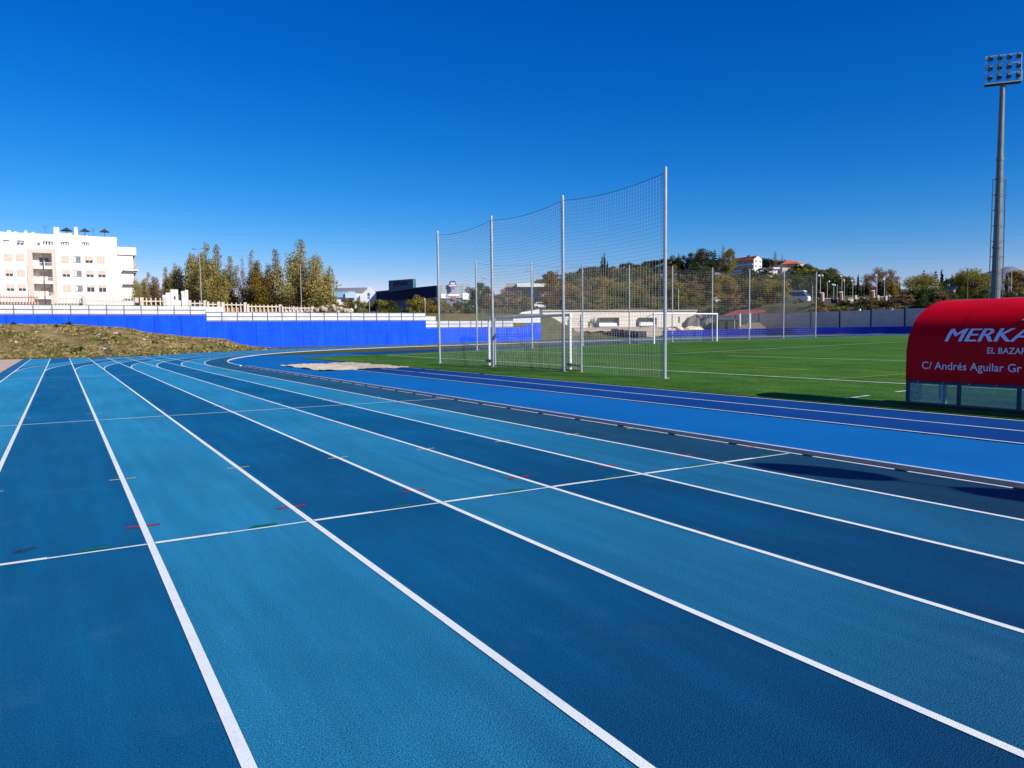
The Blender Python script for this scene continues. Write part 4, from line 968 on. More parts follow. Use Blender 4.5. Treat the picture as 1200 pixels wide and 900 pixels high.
for i in range(46):      # low scrub on the bank above the grey wall
    px = gh.uniform(1052, 1115); d = gh.uniform(106, 126); p = at(px, 380, d)
    if p[0] < 105.5: continue
    kd = gh.choice(['bush_a', 'bush_c', 'bush_c', 'bush_d']); h = gh.uniform(.9, 2.0)
    t = copy_tree(PROTO[kd], None, 'small weed shrub along the top of the grey panel wall'); t.name = 'shrub'; t['category'] = 'shrub'; t['group'] = 'weed shrubs above the grey panel wall'
    t.location = (p[0], p[1], T(p)-.05); t.rotation_euler = (0, 0, gh.uniform(0, 6)); t.scale = (h*1.3, h*1.3, h)
for i in range(95):      # low scrub on the strip between the walls and the first trees
    px = gh.uniform(645, 950); d = gh.uniform(124, 168); p = at(px, 380, d)
    if p[0] < 72 or (p[0] < 104 and p[1] < 104) or px > 905: continue
    kd = gh.choice(['bush_a', 'bush_c', 'bush_b', 'bush_d', 'bush_e', 'bush_a']); h = gh.uniform(1.0, 2.6)
    t = copy_tree(PROTO[kd], None, 'low wild shrub among many on the slope above the white wall'); t.name = 'shrub'; t['category'] = 'shrub'; t['group'] = 'wild shrubs on the slope above the white wall'
    t.location = (p[0], p[1], T(p)-.05); t.rotation_euler = (0, 0, gh.uniform(0, 6)); t.scale = (h*1.2, h*1.2, h)
for i in range(150):      # scrub higher up
    az = gh.uniform(33.2, 55); rng_ = gh.uniform(195, 415); x_, y_ = rng_*math.sin(R(az)), rng_*math.cos(R(az)); d = depth(x_, y_); px = 600+FPX*math.tan(R(az)-YAW)
    if (46.3 < az < 52 and rng_ > 300) or (51.2 < az and rng_ < 220): continue
    g = T((x_, y_)); h = gh.uniform(4.0, 8.5); ph = (g+h-HC)/d; 
    kd = gh.choice(['bush_a', 'bush_c', 'round_green', 'bush_d', 'pine_b', 'pine_a', 'bush_c', 'round_brown', 'round_gold', 'bush_b'])
    if kd not in PROTO: kd = 'bush_c'
    t = copy_tree(PROTO[kd], None, 'wild tree or shrub among many on the upper hillside below the houses'); t.name = 'hillside_shrub'; t['category'] = 'shrub'; t['group'] = 'wild growth on the upper hillside'
    t.location = (x_, y_, g-.2); t.rotation_euler = (0, 0, gh.uniform(0, 6)); t.scale = (h*1.15, h*1.15, h)
GC = 'dark trees along the hill crest'
crest = [('pine_b', 662, 320, 400), ('pine_a', 674, 318, 405), ('pine_b', 684, 314, 405), ('pine_b', 693, 313, 410), ('pine_a', 702, 314, 400), ('pine_b', 732, 309, 410), ('pine_b', 742, 310, 410), ('pine_a', 751, 308, 405), ('pine_b', 760, 306, 410), ('pine_b', 769, 305, 410), ('pine_b', 777, 304, 405), ('pine_a', 788, 300, 400), ('pine_b', 793, 305, 390),
         ('pine_b', 846, 303, 395), ('pine_b', 833, 304, 395), ('pine_b', 905, 305, 425), ('pine_b', 897, 303, 430), ('pine_b', 914, 306, 430), ('pine_b', 930, 312, 400), ('pine_b', 938, 313, 395), ('pine_b', 945, 312, 395), ('pine_b', 950, 314, 390), ('pine_b', 893, 310, 440), ('pine_b', 952, 320, 380), ('pine_b', 917, 314, 412), ('pine_b', 851, 314, 385)]
for kd, px, yt, d in crest: plant(kd, 'pine_tree', 'pine', 'dark bushy tree in the line along the hill crest', px, yt, d, 1.15, GC)
sp_ = [('pine_a', 'broad olive pine on the crest just right of the tallest near net post', 800, 299, 385, 1.1), ('pine_a', 'taller left half of the big olive pine pair above the far goal', 815, 292.5, 380, 1.05), ('pine_a', 'right half of the big olive pine pair above the far goal', 826, 292, 380, 1.1),
       ('conifer', 'pointed dark conifer between the big pine pair and the white house', 837, 291, 385, .9), ('round_yellow', 'yellow olive tree leaning towards the left end of the red roofed white house', 854, 291.5, 370, .55), ('bare_poplar', 'thin bare tree left of the red roofed white house', 849, 290, 375, .8),
       ('bare_poplar', 'thin bare tree tops between the two red roofed houses', 910, 297, 420, .9), ('pine_b', 'dark round pine in front of the right red roofed house', 935, 311, 370, 1.2)]
for kd, lb, px, yt, d, ws in sp_: plant(kd, 'tree', 'tree', lb, px, yt, d, ws)
for px, yt, lb in ((705.5, 299.5, 'left and slightly lower one of the two tall dark cypresses behind the near net'), (708.3, 295, 'right and tallest of the two dark cypresses behind the near net'), (712, 305, 'short cypress right of the tall cypress pair'), (795, 297, 'thin cypress tip left of the broad olive pine')): plant('cypress', 'cypress_tree', 'cypress', lb, px, yt, 330, .8)
# weeds and stones on the mound
gw = random.Random(8)
for i in range(22):
    x_ = gw.uniform(-9, 17); y_ = gw.uniform(68, 91)
    if math.hypot(x_-CX, y_-CYB) < 51 or float(mound(x_, y_)) < .1: continue
    t = copy_tree(PROTO['bush_c'], None, 'small dark weed among several on the dry grass mound'); t.name = 'weed'; t['category'] = 'weed'; t['group'] = 'weeds on the grass mound'
    h = gw.uniform(.22, .5); t.location = (x_, y_, float(zin(x_, y_)+mound(x_, y_))-.05); t.rotation_euler = (0, 0, gw.uniform(0, 6)); t.scale = (h*1.3, h*1.3, h)
M_stone = mat('pale_stone', (.62, .57, .5), (.48, .43, .37), scale=6, rough=.9)
for i in range(26):
    x_ = gw.uniform(-9, 17); y_ = gw.uniform(67, 91)
    if math.hypot(x_-CX, y_-CYB) < 50.6 or float(mound(x_, y_)) < .05: continue
    r_ = gw.uniform(.06, .17); b = MB(); b.ell((0, 0, r_*.3), (r_*gw.uniform(.9, 1.5), r_, r_*.65), 7, 5); o = b.build('stone', M_stone)
    for v in o.data.vertices: k = 1+gw.uniform(-.2, .2); v.co = v.co*k
    o.location = (x_, y_, float(zin(x_, y_)+mound(x_, y_))); o.rotation_euler = (0, 0, gw.uniform(0, 6)); tag(o, 'pale stone among several lying in the grass of the mound', 'stone', 'stones on the grass mound')
# trees on the right
for kd, lb, px, yt, d, ws in (('bare_round', 'brown tree mass behind the lamp posts right of the white coach', 960, 317, 250, 1.3), ('bare_round', 'brown tree right behind the tall double lamp post', 974, 318, 255, 1.2), ('bare_round', 'brown tree at the right end of the brown mass behind the lamp posts', 985, 324, 250, 1.1),
    ('bare_round', 'left pale bare tree of the brown group behind the maroon gates', 1016, 321, 230, .9), ('bare_round', 'middle bare tree of the brown group behind the maroon gates', 1028, 313.5, 225, .8), ('round_brown', 'right leafier bare tree of the brown group behind the maroon gates', 1040, 315, 225, .85), ('round_gold', 'low golden tree at the right of the brown group behind the maroon gates', 1046, 332, 215, 1.0),
    ('full_yellow', 'wide yellow olive tree above the grey wall left of the red dugout', 1079, 322, 150, 1.15), ('full_yellow', 'yellow tree just left of the floodlight mast', 1137, 316, 150, 1.1), ('round_green', 'dark green tree left of the yellow tree beside the floodlight mast', 1124, 322, 155, 1.0), ('round_gold', 'golden olive tree right of the floodlight mast at the picture edge', 1193, 316, 150, 1.2),
    ('conifer', 'sparse conifer behind the wide yellow olive tree', 1095, 315, 190, .9), ('conifer', 'thin topped conifer rising over the wide yellow olive tree', 1081, 314, 200, .6), ('round_green', 'dark bushy tree behind the dark blue van', 1112, 326, 170, 1.2)):
    plant(kd, 'tree', 'tree', lb, px, yt, d, ws)
for px, yt, d, lb in ((1102, 315.5, 180, 'pointed cypress right of the wide yellow olive tree'), (1107, 325, 185, 'small cypress beside the pointed one right of the yellow olive tree'), (1004.5, 321, 240, 'lone dark cypress in the sky gap left of the brown bare trees'), (1050, 327, 240, 'left small cypress in the gap left of the wide yellow olive tree'), (1053, 330, 240, 'right small cypress in the gap left of the wide yellow olive tree'), (1114, 321, 185, 'cypress tip behind the dark blue van'), (1155, 321, 190, 'left small cypress against the far mountain'), (1158.5, 320, 190, 'right small cypress against the far mountain'), (1178, 319, 185, 'slender dark cypress directly right of the floodlight mast')):
    plant('cypress', 'cypress_tree', 'cypress', lb, px, yt, d, 1.1)
for i in range(30): plant('cypress', 'cypress_tree', 'cypress', 'dark cypress in the hedge row behind the lamp posts and gates', 951+i*3.3, 334+gh.uniform(-5, 5)+i*.12, 225+gh.uniform(-8, 8), 1.9, 'cypress hedge row behind the lamp posts')
for i in range(44):
    px = 1052+gh.uniform(-4, 150); yt = 346.5+gh.uniform(-5, 5)-(px > 1150)*2; plant(gh.choice(['bush_c', 'bush_c', 'bush_a', 'bush_c']), 'shrub', 'shrub', 'dark green shrub in the hedge on the bank above the grey wall', px, yt, 124+gh.uniform(-8, 8), 1.25, 'shrubs in the hedge on the bank')
for i in range(52):
    px = gh.uniform(948, 1062); plant(gh.choice(['bush_a', 'bush_c', 'bush_d', 'bush_b']), 'shrub', 'shrub', 'small weed shrub along the top of the grey panel wall', px, 360+gh.uniform(-2.5, 1.5), 101.6/math.sin(YAW+math.atan((px-600)/FPX))*math.cos(math.atan((px-600)/FPX))+gh.uniform(4, 11), 1.2, 'weed shrubs above the grey panel wall')

# ------------------------------------------------------------------ industrial buildings
def prism(b, foot, z0, z1s):
    """vertical walled block over a footprint; z1s one height per corner"""
    n = len(foot); vs = [(x_, y_, z0) for x_, y_ in foot]+[(x_, y_, z) for (x_, y_), z in zip(foot, z1s)]
    b.add(vs, [(i, (i+1) % n, n+(i+1) % n, n+i) for i in range(n)]+[tuple(range(n-1, -1, -1)), tuple(range(n, 2*n))]); return b
def P2(px, d): p = at(px, 380, d); return (p[0], p[1])
def Z(px, py, d): return float(at(px, py, d)[2])
M_navy = mat('navy_cladding', (.004, .016, .055), (.007, .024, .075), scale=.6, rough=.85, spec=.08, stretch=(6, 6, .2))
M_bgrey = mat('blue_grey_cladding', (.10, .15, .24), (.13, .18, .27), scale=.5, rough=.85, stretch=(4, 4, .2))
M_lgrey = mat('ribbed_grey_cladding', (.30, .34, .38), (.21, .25, .30), scale=.9, rough=.5, stretch=(4, 4, .05), lo=.45, hi=.55)
dL, dC, dR = 232, 170, 176
A, C, B_ = P2(423, dL), P2(513.5, dC), P2(549, dR)
back = (A[0]+B_[0]-C[0], A[1]+B_[1]-C[1]); zA, zC = Z(423, 343.5, dL), Z(513.5, 334.8, dC); zg = 3.5; gl = T(C)
ind = thing('industrial_hall', 'dark navy industrial hall with a lit ribbed grey end, behind the golden bushes', 'building', (C[0], C[1], gl))
loc = lambda q: (q[0]-C[0], q[1]-C[1])
zB = Z(549, 333.3, dR)
zCl = zC-gl; zAl = zA-gl; zBl = zB-gl
b = MB(); prism(b, [loc(A), (0, 0), loc(B_), loc(back)], -2, [zAl-3, zCl-3, zBl-3, zAl-3]); b.build('core', M_bgrey, ind)
def face_strip(b, p, q, za0, za1, zb0, zb1, th=.25):
    p = Vector((*p, 0)); q = Vector((*q, 0)); d = (q-p).normalized(); nn = Vector((d.y, -d.x, 0))
    if nn.dot(Vector((C[0], C[1], 0))) > 0: nn = -nn
    v = []
    for o_ in (.004, th):
        for P_, z in ((p, za0), (q, zb0), (q, zb1), (p, za1)): v.append(tuple(P_+nn*o_+Vector((0, 0, z))))
    b.add(v, [(3,2,1,0),(4,5,6,7),(0,1,5,4),(1,2,6,5),(2,3,7,6),(3,0,4,7)])
b = MB(); face_strip(b, loc(A), (0, 0), zAl-3.3, zAl, zCl-2.6, zCl, .4); b.build('navy_fascia', M_navy, ind)
b = MB(); face_strip(b, (0, 0), loc(B_), zCl-3.1, zCl+.05, zBl-3.1, zBl, .35); b.build('ribbed_fascia', M_lgrey, ind)
b = MB(); prism(b, [loc(A), (0, 0), loc(B_), loc(back)], zCl-3.05, [zAl-.2, zCl-.15, zBl-.2, zAl-.2]); b.build('roof', mat('roof_grey', (.3, .31, .32)), ind)
# end wall details: white boards, lit entrance
for xa, xb_, ya, yb_, m_, nm in ((516, 521, 344.5, 349.5, M_white, 'white_board'), (524, 537, 344.8, 346.8, M_white, 'entrance_band'), (541, 548.5, 343.8, 351, M_white, 'white_board'), (528, 533, 348, 351.5, mat('brick_red', (.3, .1, .05)), 'red_panel')):
    t0 = (xa-513.5)/35.5; t1 = (xb_-513.5)/35.5; dq = dC+(dR-dC)*t0
    p = (loc(B_)[0]*t0, loc(B_)[1]*t0); q = (loc(B_)[0]*t1, loc(B_)[1]*t1); o = MB(); za = Z(xa, yb_, dq)-gl; zb_ = Z(xa, ya, dq)-gl; face_strip(o, p, q, za, zb_, za, zb_, .5); o.build(nm, m_, ind)
# rooftop sign box with dark illegible lettering
sA, sB = P2(456.5, 196), P2(485, 184); sg = thing('rooftop_sign', 'dark teal sign box with darker letters on the roof of the navy hall', 'sign', (sA[0], sA[1], Z(456, 339.5, 196)))
q = (sB[0]-sA[0], sB[1]-sA[1]); hh = Z(456, 329, 196)-Z(456, 339.5, 196); hq = Z(485, 327, 184)-sg.location.z; L_ = math.hypot(*q); ux, uy = q[0]/L_, q[1]/L_
bx_ = MB(); nx_, ny_ = uy, -ux
if nx_*sA[0]+ny_*sA[1] > 0: nx_, ny_ = -nx_, -ny_
prism(bx_, [(0, 0), q, (q[0]-nx_*.8, q[1]-ny_*.8), (-nx_*.8, -ny_*.8)], -.6, [hh, hq, hq, hh]); bx_.build('box', mat('teal_sign', (.035, .115, .175), (.05, .14, .2), scale=2), sg)
lt = MB()
for u0, u1, v0, v1 in ((.21, .26, .22, .82), (.27, .36, .26, .78), (.38, .41, .24, .86), (.42, .48, .45, .88), (.5, .55, .24, .66), (.56, .6, .26, .66), (.62, .67, .24, .68), (.68, .73, .26, .64), (.74, .78, .26, .64)):
    lt.add([(q[0]*u+nx_*o_, q[1]*u+ny_*o_, hh*v) for o_ in (.03, .1) for u, v in ((u0, v0), (u1, v0), (u1, v1), (u0, v1))], [(3,2,1,0),(4,5,6,7),(0,1,5,4),(1,2,6,5),(2,3,7,6),(3,0,4,7)])
lt.build('lettering', mat('sign_letters_navy', (.006, .02, .07)), sg)
# purple framed trapezoid sign on the ribbed end
tp = thing('roof_sign', 'purple framed trapezoid sign with two white lines standing on the ribbed grey end', 'sign', (*P2(530, 170.5), Z(530, 335, 170.5)))
def plate(pxs, th, d0=170.5):
    o0 = np.array([*P2(530, d0), Z(530, 335, d0)]); b = MB(); n = len(pxs); v = []
    for o_ in (0, th): v += [tuple(at(x_, y_, d0-o_)-o0) for x_, y_ in pxs]
    b.add(v, [tuple(range(n-1, -1, -1)), tuple(range(n, 2*n))]+[(i, (i+1) % n, n+(i+1) % n, n+i) for i in range(n)]); return b
plate([(524.5, 336.2), (527.3, 329.2), (533.2, 329), (536.2, 336)], .4).build('plate', mat('purple', (.13, .07, .3)), tp)
lw = plate([(527.8, 333.2), (528.3, 331.2), (532.8, 331.1), (533.4, 333.1)], .55)
for a in (526, 528.4, 530.4, 532.4): lw.v += []; 
lw.build('lettering', M_let, tp)
plate([(526, 335.6), (526.6, 333.9), (534.6, 333.7), (535.3, 335.4)], .56).build('lettering', M_let, tp)
plate([(528, 339.5), (528, 336.6), (532.5, 336.5), (532.5, 339.4)], .45).build('panel', mat('lilac', (.25, .14, .42)), tp)
# white warehouse left of the hall
wh = thing('warehouse', 'white warehouse with long grey roof and pale blue glazing, left of the navy hall', 'building', (*P2(405, 215), T(P2(405, 215))))
w0 = np.array(wh.location)
def wbox(px0, px1, y0, y1, d, th, m, nm, parent=wh):
    a = at(px0, y1, d)-w0; c = at(px1, y0, d)-w0; e = np.array([FW[0], FW[1], 0])*th; b = MB(); b0 = at(px1, y1, d)-w0; a1 = at(px0, y0, d)-w0
    v = [a, b0, b0+e, a+e, a1, c, c+e, a1+e]; b.add(v, [(3,2,1,0),(4,5,6,7),(0,1,5,4),(1,2,6,5),(2,3,7,6),(3,0,4,7)]); return b.build(nm, m, parent)
wbox(383, 424, 344, 364, 214, 20, M_white, 'wall'); wbox(391, 409, 342, 348.5, 213.4, .5, mat('pale_glazing', (.22, .42, .55), (.28, .5, .62), scale=1, rough=.15), 'glazing')
wbox(404.5, 418, 343.2, 349, 212.8, .5, mat('pale_blue_panel', (.5, .66, .8), (.56, .7, .82), scale=1), 'stepped_panel'); wbox(408, 415, 341.6, 343.1, 212.8, .5, MATS['pale_blue_panel'], 'stepped_panel')
b = MB()
r0, r1, r2, r3 = (at(390.5, 342.2, 214.5)-w0, at(424, 345.5, 214.5)-w0, at(432, 336.8, 232)-w0, at(391, 337.6, 232)-w0); dn = np.array([0, 0, -.3])
b.add([r0, r1, r2, r3, r0+dn, r1+dn, r2+dn, r3+dn], [(0,1,2,3),(7,6,5,4),(0,4,5,1),(1,5,6,2),(2,6,7,3),(3,7,4,0)]); b.build('roof', mat('grey_roof', (.26, .25, .25), (.22, .21, .21), scale=.6), wh)
gb = MB(); n_ = [(422, 346), (433.5, 336.2), (441, 343), (441, 352), (422, 364)]
v = [at(x_, y_, 213)-w0 for x_, y_ in n_]+[at(x_, y_, 216)-w0 for x_, y_ in n_]; gb.add(v, [(4,3,2,1,0), (5,6,7,8,9)]+[(i, (i+1) % 5, 5+(i+1) % 5, 5+i) for i in range(5)]); gb.build('gable', M_white, wh)
# flat roofed grey hall behind the near net
fh = thing('flat_roofed_hall', 'long grey hall with white flat roof behind brown trees', 'building', (*P2(615, 200), T(P2(615, 200)))); w0 = np.array(fh.location)
wbox(591, 646, 337, 372, 200, 18, mat('pale_grey_wall', (.33, .36, .4), (.28, .31, .35), scale=.6, stretch=(3, 3, .2)), 'wall', fh); wbox(606, 647, 332, 336.2, 197, 22, M_white, 'roof_slab', fh); wbox(593, 605.8, 331.7, 336.6, 198, 18, M_con, 'parapet', fh)
wbox(637, 643, 337, 338.6, 199, .5, M_cream, 'cream_panel', fh); wbox(625, 634, 347, 360, 199.4, .3, M_glass, 'window', fh)  # cream strip just below the roof slab
kk = thing('kiosk', 'small white open kiosk left of the second near net post', 'kiosk', (*P2(553, 168), T(P2(553, 168)))); w0 = np.array(kk.location)
for a, c in ((549.5, 550.5), (554, 555), (559, 560.2)): wbox(a, c, 343.5, 367, 168, .3, M_white, 'pillar', kk)
wbox(549.5, 552.5, 342.7, 344.6, 168, 3, M_white, 'roof', kk); wbox(552.6, 560.4, 343.6, 345, 168, 3, M_white, 'roof', kk)

# ------------------------------------------------------------------ poles and signs behind the wall
def lamp(label, px, ytop, d, arms=(), r=.07, h_extra=0, group='street lamps', m=M_galv, name='street_lamp'):
    p = at(px, 380, d); g = T(p); h = Z(px, ytop, d)-g; t = thing(name, label, 'street lamp', (p[0], p[1], g), 0, group)
    MB().tube((0, 0, -.1), (0, 0, h), r, r*.65, 8).build('pole', m, t)
    u = Vector((RT[0], RT[1], 0))
    for side, z, ln_, kind in arms:
        b = MB(); e = u*(side*ln_)+Vector((0, 0, h+z+.15)); b.tube((0, 0, h+z), tuple(e), .035, .03, 6); b.build('arm', m, t)
        b = MB(); 
        if kind == 'globe': b.ell(tuple(e), (.2, .2, .2), 10, 8); b.build('globe', M_let, t)
        else: b.ell(tuple(e+u*(side*.2)), (.34, .16, .09), 10, 6); b.build('lamp_head', mat('lamp_grey', (.2, .22, .26), rough=.4), t)
    return t
lamp('double armed tall street lamp in front of the left poplar clump', 237, 293.5, 108, [(-1, 0, .5, 'h'), (1, .1, .6, 'h'), (-1, -1.1, .7, 'h')], .085)
lamp('single armed street lamp in front of the tallest poplar', 354, 310.5, 110, [(-1, -.02, 1.0, 'h')], .07)
lamp('street lamp seen through the near net right of the white board kiosk', 565.5, 324, 150, [(1, -.6, .35, 'h')], .09)
lamp('tall street lamp with a left arm in front of the flat white roof', 625.5, 318.5, 152, [(-1, 0, 1.2, 'h')], .09)
lamp('small two armed street lamp on the slope above the far goal', 804.5, 332.5, 190, [(-1, 0, .6, 'h'), (1, -1, .5, 'h')], .07)
lamp('tall double lamp post first right of the far net', 960.5, 321, 152, [(-1, -.55, .35, 'globe'), (1, -.55, .4, 'globe')], .09)
for px, yt, arms, lb in ((968.7, 331, [(1, 0, .35, 'globe')], 'short lamp post second right of the far net'), (976.3, 333, [(-1, -.3, .25, 'globe'), (1, -.4, .2, 'globe')], 'short twin globe lamp post third right of the far net'), (980.3, 334, [], 'thin headless pole between the lamp posts'), (985.6, 322, [(-1, -.5, .25, 'globe')], 'tall lamp post at the left maroon gate pillar'), (988.6, 329.5, [(-1, 0, .15, 'globe')], 'medium lamp post close right of the tall one at the left maroon gate pillar'), (998.4, 327.5, [(-1, -.5, .25, 'globe')], 'lone lamp post before the pale gate between the maroon fences'), (1026.5, 321, [(-1, -.5, .25, 'globe')], 'lamp post in front of the brown bare trees'), (1035.5, 324, [(-1, -.8, .25, 'globe')], 'rightmost lamp post in front of the brown bare trees'), (951.3, 334, [], 'slender pole directly right of the white coach')):
    lamp(lb, px, yt, 160, arms, .075, group='lamp posts of the car park')
lamp('plain dark utility pole between the yellow trees left of the floodlight mast', 1132.3, 314.5, 120, [], .10, m=mat('wood_pole', (.12, .09, .07)), group='poles near the floodlight mast', name='utility_pole')
lamp('thin grey pole right of the floodlight mast', 1183.5, 317, 128, [], .07, group='poles near the floodlight mast', name='utility_pole')
lamp('leaning rusty utility pole behind the left post of the far goal', 773.5, 303, 180, [], .12, m=MATS['wood_pole'], name='utility_pole')
lamp('short leaning yellowish pole above the crossbar of the far goal', 795, 338, 140, [], .08, m=M_cream, name='utility_pole')
def sign(label, px, y0, y1, ybase, hw, d, m, mark=None):
    p = at(px, 380, d); g = T(p); t = thing('sign_post', label, 'sign', (p[0], p[1], g), 0); u = Vector((RT[0], RT[1], 0)); f = Vector((FW[0], FW[1], 0))
    MB().tube((0, 0, -.1), (0, 0, Z(px, y1, d)-g), .07, .07, 6).build('pole', M_galv, t); w_ = hw*d/FPX
    def pl(y0, y1, a, c, off, m_, nm):
        b = MB(); z0, z1 = Z(px, y1, d)-g, Z(px, y0, d)-g; b.add([tuple(u*s+f*o_+Vector((0, 0, z))) for o_ in (off, off-.12) for s, z in ((a*w_, z0), (c*w_, z0), (c*w_, z1), (a*w_, z1))], [(3,2,1,0),(4,5,6,7),(0,1,5,4),(1,2,6,5),(2,3,7,6),(3,0,4,7)]); b.build(nm, m_, t)
    pl(y0, y1, -1, 1, -.1, m, 'board')
    for (a0, a1, b0, b1, mm) in mark or []: pl(y0+(y1-y0)*b0, y0+(y1-y0)*b1, a0, a1, -.23, mm, 'mark')
M_sblue = mat('sign_blue', (.06, .13, .5))
sign('white totem sign with a small grey mark left of the white warehouse', 388.6, 333, 347.5, 362, 2.4, 135, M_white, [(-.1, .5, .08, .2, M_rail)])
sign('white sign with blue squares on a thin pole in front of the white gable', 433.4, 337, 350, 364, 1.7, 128, M_white, [(-.8, .8, .5, .74, M_sblue), (-.5, .6, .84, .94, M_sblue)])
sign('slender pole with a pale plate standing in the golden bushes', 498.5, 350, 352, 368, .7, 122, M_cream)
t = tag(MB().box(-.25, .25, -.25, .25, 0, 1.1).ell((0, 0, 1.1), (.25, .25, .15), 10, 5).build('bin', M_white), 'small white bin at the foot of the bushes behind the parapet', 'bin'); p = at(411.5, 364, 112); t.location = (p[0], p[1], T(p)-.05)
# rubble heap behind the parapet
hp = MB(); gr = random.Random(3); p = at(388, 364, 103); 
for k in range(60):
    a = gr.uniform(-1, 1); hp.ell((a*3.2, gr.uniform(-.6, .6), .35+(1-abs(a))*gr.uniform(0, 1.1)), (gr.uniform(.15, .4),)*3, 6, 4)
o = hp.build('rubble_heap', mat('rubble', (.45, .38, .29), (.34, .28, .2), scale=3, rough=.95)); o.location = (p[0], p[1], T(p)); tag(o, 'pale heap of rubble behind the parapet near the white totem sign', 'rubble heap')

# ------------------------------------------------------------------ area behind the far bend
P_ = lambda px, d: P2(px, d)
a, c = P_(636, 121), P_(816, 131); g = 1.0
ww = thing('white_wall', 'long low white changing room wall with doors and dark graffiti beyond the far goal', 'building', (*a, 0)); q = (c[0]-a[0], c[1]-a[1]); L_ = math.hypot(*q); ux, uy = q[0]/L_, q[1]/L_; nx_, ny_ = uy, -ux
if nx_*a[0]+ny_*a[1] > 0: nx_, ny_ = -nx_, -ny_
ztop = Z(700, 364.5, 124)
b = MB(); prism(b, [(0, 0), q, (q[0]-nx_*4, q[1]-ny_*4), (-nx_*4, -ny_*4)], 0, [ztop]*4); b.build('wall', mat('cream_white_wall', (.62, .57, .49), (.52, .47, .4), scale=.5, detail=7), ww)
b = MB(); prism(b, [(-.2*ux+nx_*.3, -.2*uy+ny_*.3), (q[0]+nx_*.3, q[1]+ny_*.3), (q[0]-nx_*4.2, q[1]-ny_*4.2), (-nx_*4.2, -ny_*4.2)], ztop+.005, [ztop+.2]*4); b.build('roof', M_con, ww)
def wpos(px): 
    r_ = FW+RT*(px-600)/FPX; # intersect view ray (plan) with wall line
    d_ = np.array([r_[0], r_[1]]); M = np.array([[d_[0], -ux], [d_[1], -uy]]); s_ = np.linalg.solve(M, np.array(a)); return s_[1]
def onwall(px0, px1, y0, y1, th, m_, nm):
    s0, s1 = wpos(px0), wpos(px1); d0 = depth(a[0]+ux*s0, a[1]+uy*s0); z0, z1 = Z(px0, y1, d0), Z(px0, y0, d0); b = MB()
    b.add([(ux*s+nx_*o_, uy*s+ny_*o_, z) for o_ in (.006, th) for s, z in ((s0, z0), (s1, z0), (s1, z1), (s0, z1))], [(3,2,1,0),(4,5,6,7),(0,1,5,4),(1,2,6,5),(2,3,7,6),(3,0,4,7)]); return b.build(nm, m_, ww)
M_gd = mat('door_grey', (.12, .12, .11), (.16, .15, .14), scale=3)
for x0, x1, y0, y1, nm in ((689.5, 692, 377, 384, 'door'), (697.5, 701.5, 378, 385.5, 'door'), (692.2, 693.6, 374, 378, 'window'), (695.6, 696.4, 373.5, 381, 'drain_pipe'), (794.5, 796.5, 371, 378, 'door')): onwall(x0, x1, y0, y1, .05, M_gd, nm)
M_graf = mat('graffiti_grey', (.10, .11, .13))
for x0, x1, y0, y1 in ((665.6, 667, 374.5, 383.5), (667, 669.5, 373.8, 375.3), (667, 669, 378, 379.2), (679, 681.6, 376, 377.4), (680.6, 681.9, 377.4, 379.6), (678, 679.2, 379.2, 380.6)): onwall(x0, x1, y0, y1, .02, M_graf, 'graffiti')
# two old dugouts stored in front of the wall
def olddug(label, px0, px1, d):
    A_ = P2(px0, d); B2 = P2(px1, d+1.5); L_ = math.dist(A_, B2); rz = math.atan2(B2[1]-A_[1], B2[0]-A_[0]); g = T(A_); t = thing('old_dugout', label, 'dugout', (*A_, g), rz, 'old dugouts by the white wall')
    zt_ = Z((px0+px1)/2, 372, d)-g; pr = [(1.0, .25), (1.0, .9*zt_/1.6), (.85, zt_*.82), (.5, zt_*.96), (0, zt_), (0, zt_-.05), (.48, zt_*.92), (.8, zt_*.78), (.95, .9*zt_/1.6), (.95, .25)]
    b = MB(); v0 = [(0, y_, z) for y_, z in pr]; v1 = [(L_, y_, z) for y_, z in pr]; n = len(pr)
    b.add(v0+v1, [(i, (i+1) % n, n+(i+1) % n, n+i) for i in range(n)]+[tuple(range(n)), tuple(range(2*n-1, n-1, -1))]); b.build('canopy', mat('old_canopy', (.12, .13, .14), (.17, .18, .19), scale=2, rough=.4), t)
    MB().box(.1, L_-.1, .45, .85, zt_*.28, zt_*.55).box(.1, L_-.1, .1, .5, zt_*.25, zt_*.30).build('bench', M_white, t)
    MB().box(0, L_, .02, .1, .0, zt_*.12).build('base_rail', M_white, t)
    for s in (0, L_-.08): MB().box(s, s+.08, .02, .98, .0, .26).build('foot', M_dark, t)
    for s in (0, L_): MB().extr([(.05, .26), (.95, .26), (.95, zt_*.55), (.8, zt_*.78), (.45, zt_*.93), (.05, zt_*.95)], s-.012, s+.012, 'x').build('side_panel', M_con, t)
olddug('left old grey dugout with white bench, near the doors of the white wall', 702.5, 726, 119); olddug('right old grey dugout with white bench, beside the far goal', 749.5, 770, 120)
M_mat = mat('navy_mat', (.008, .008, .05), (.015, .012, .07), scale=2, rough=.7)
for i in range(6):
    px = 720+i*6.6; y_ = 385.4+i*.75; d = 114-i*.7; p = at(px, y_, d); o = MB().box(-.45, .45, -.9, .9, 0, .95).build('crash_mat', M_mat); o.location = (p[0], p[1], T(p)); o.rotation_euler = (0, 0, -.6)
    tag(o, 'upright navy crash mat in the row on the sandy ramp', 'crash mat', 'row of navy crash mats')
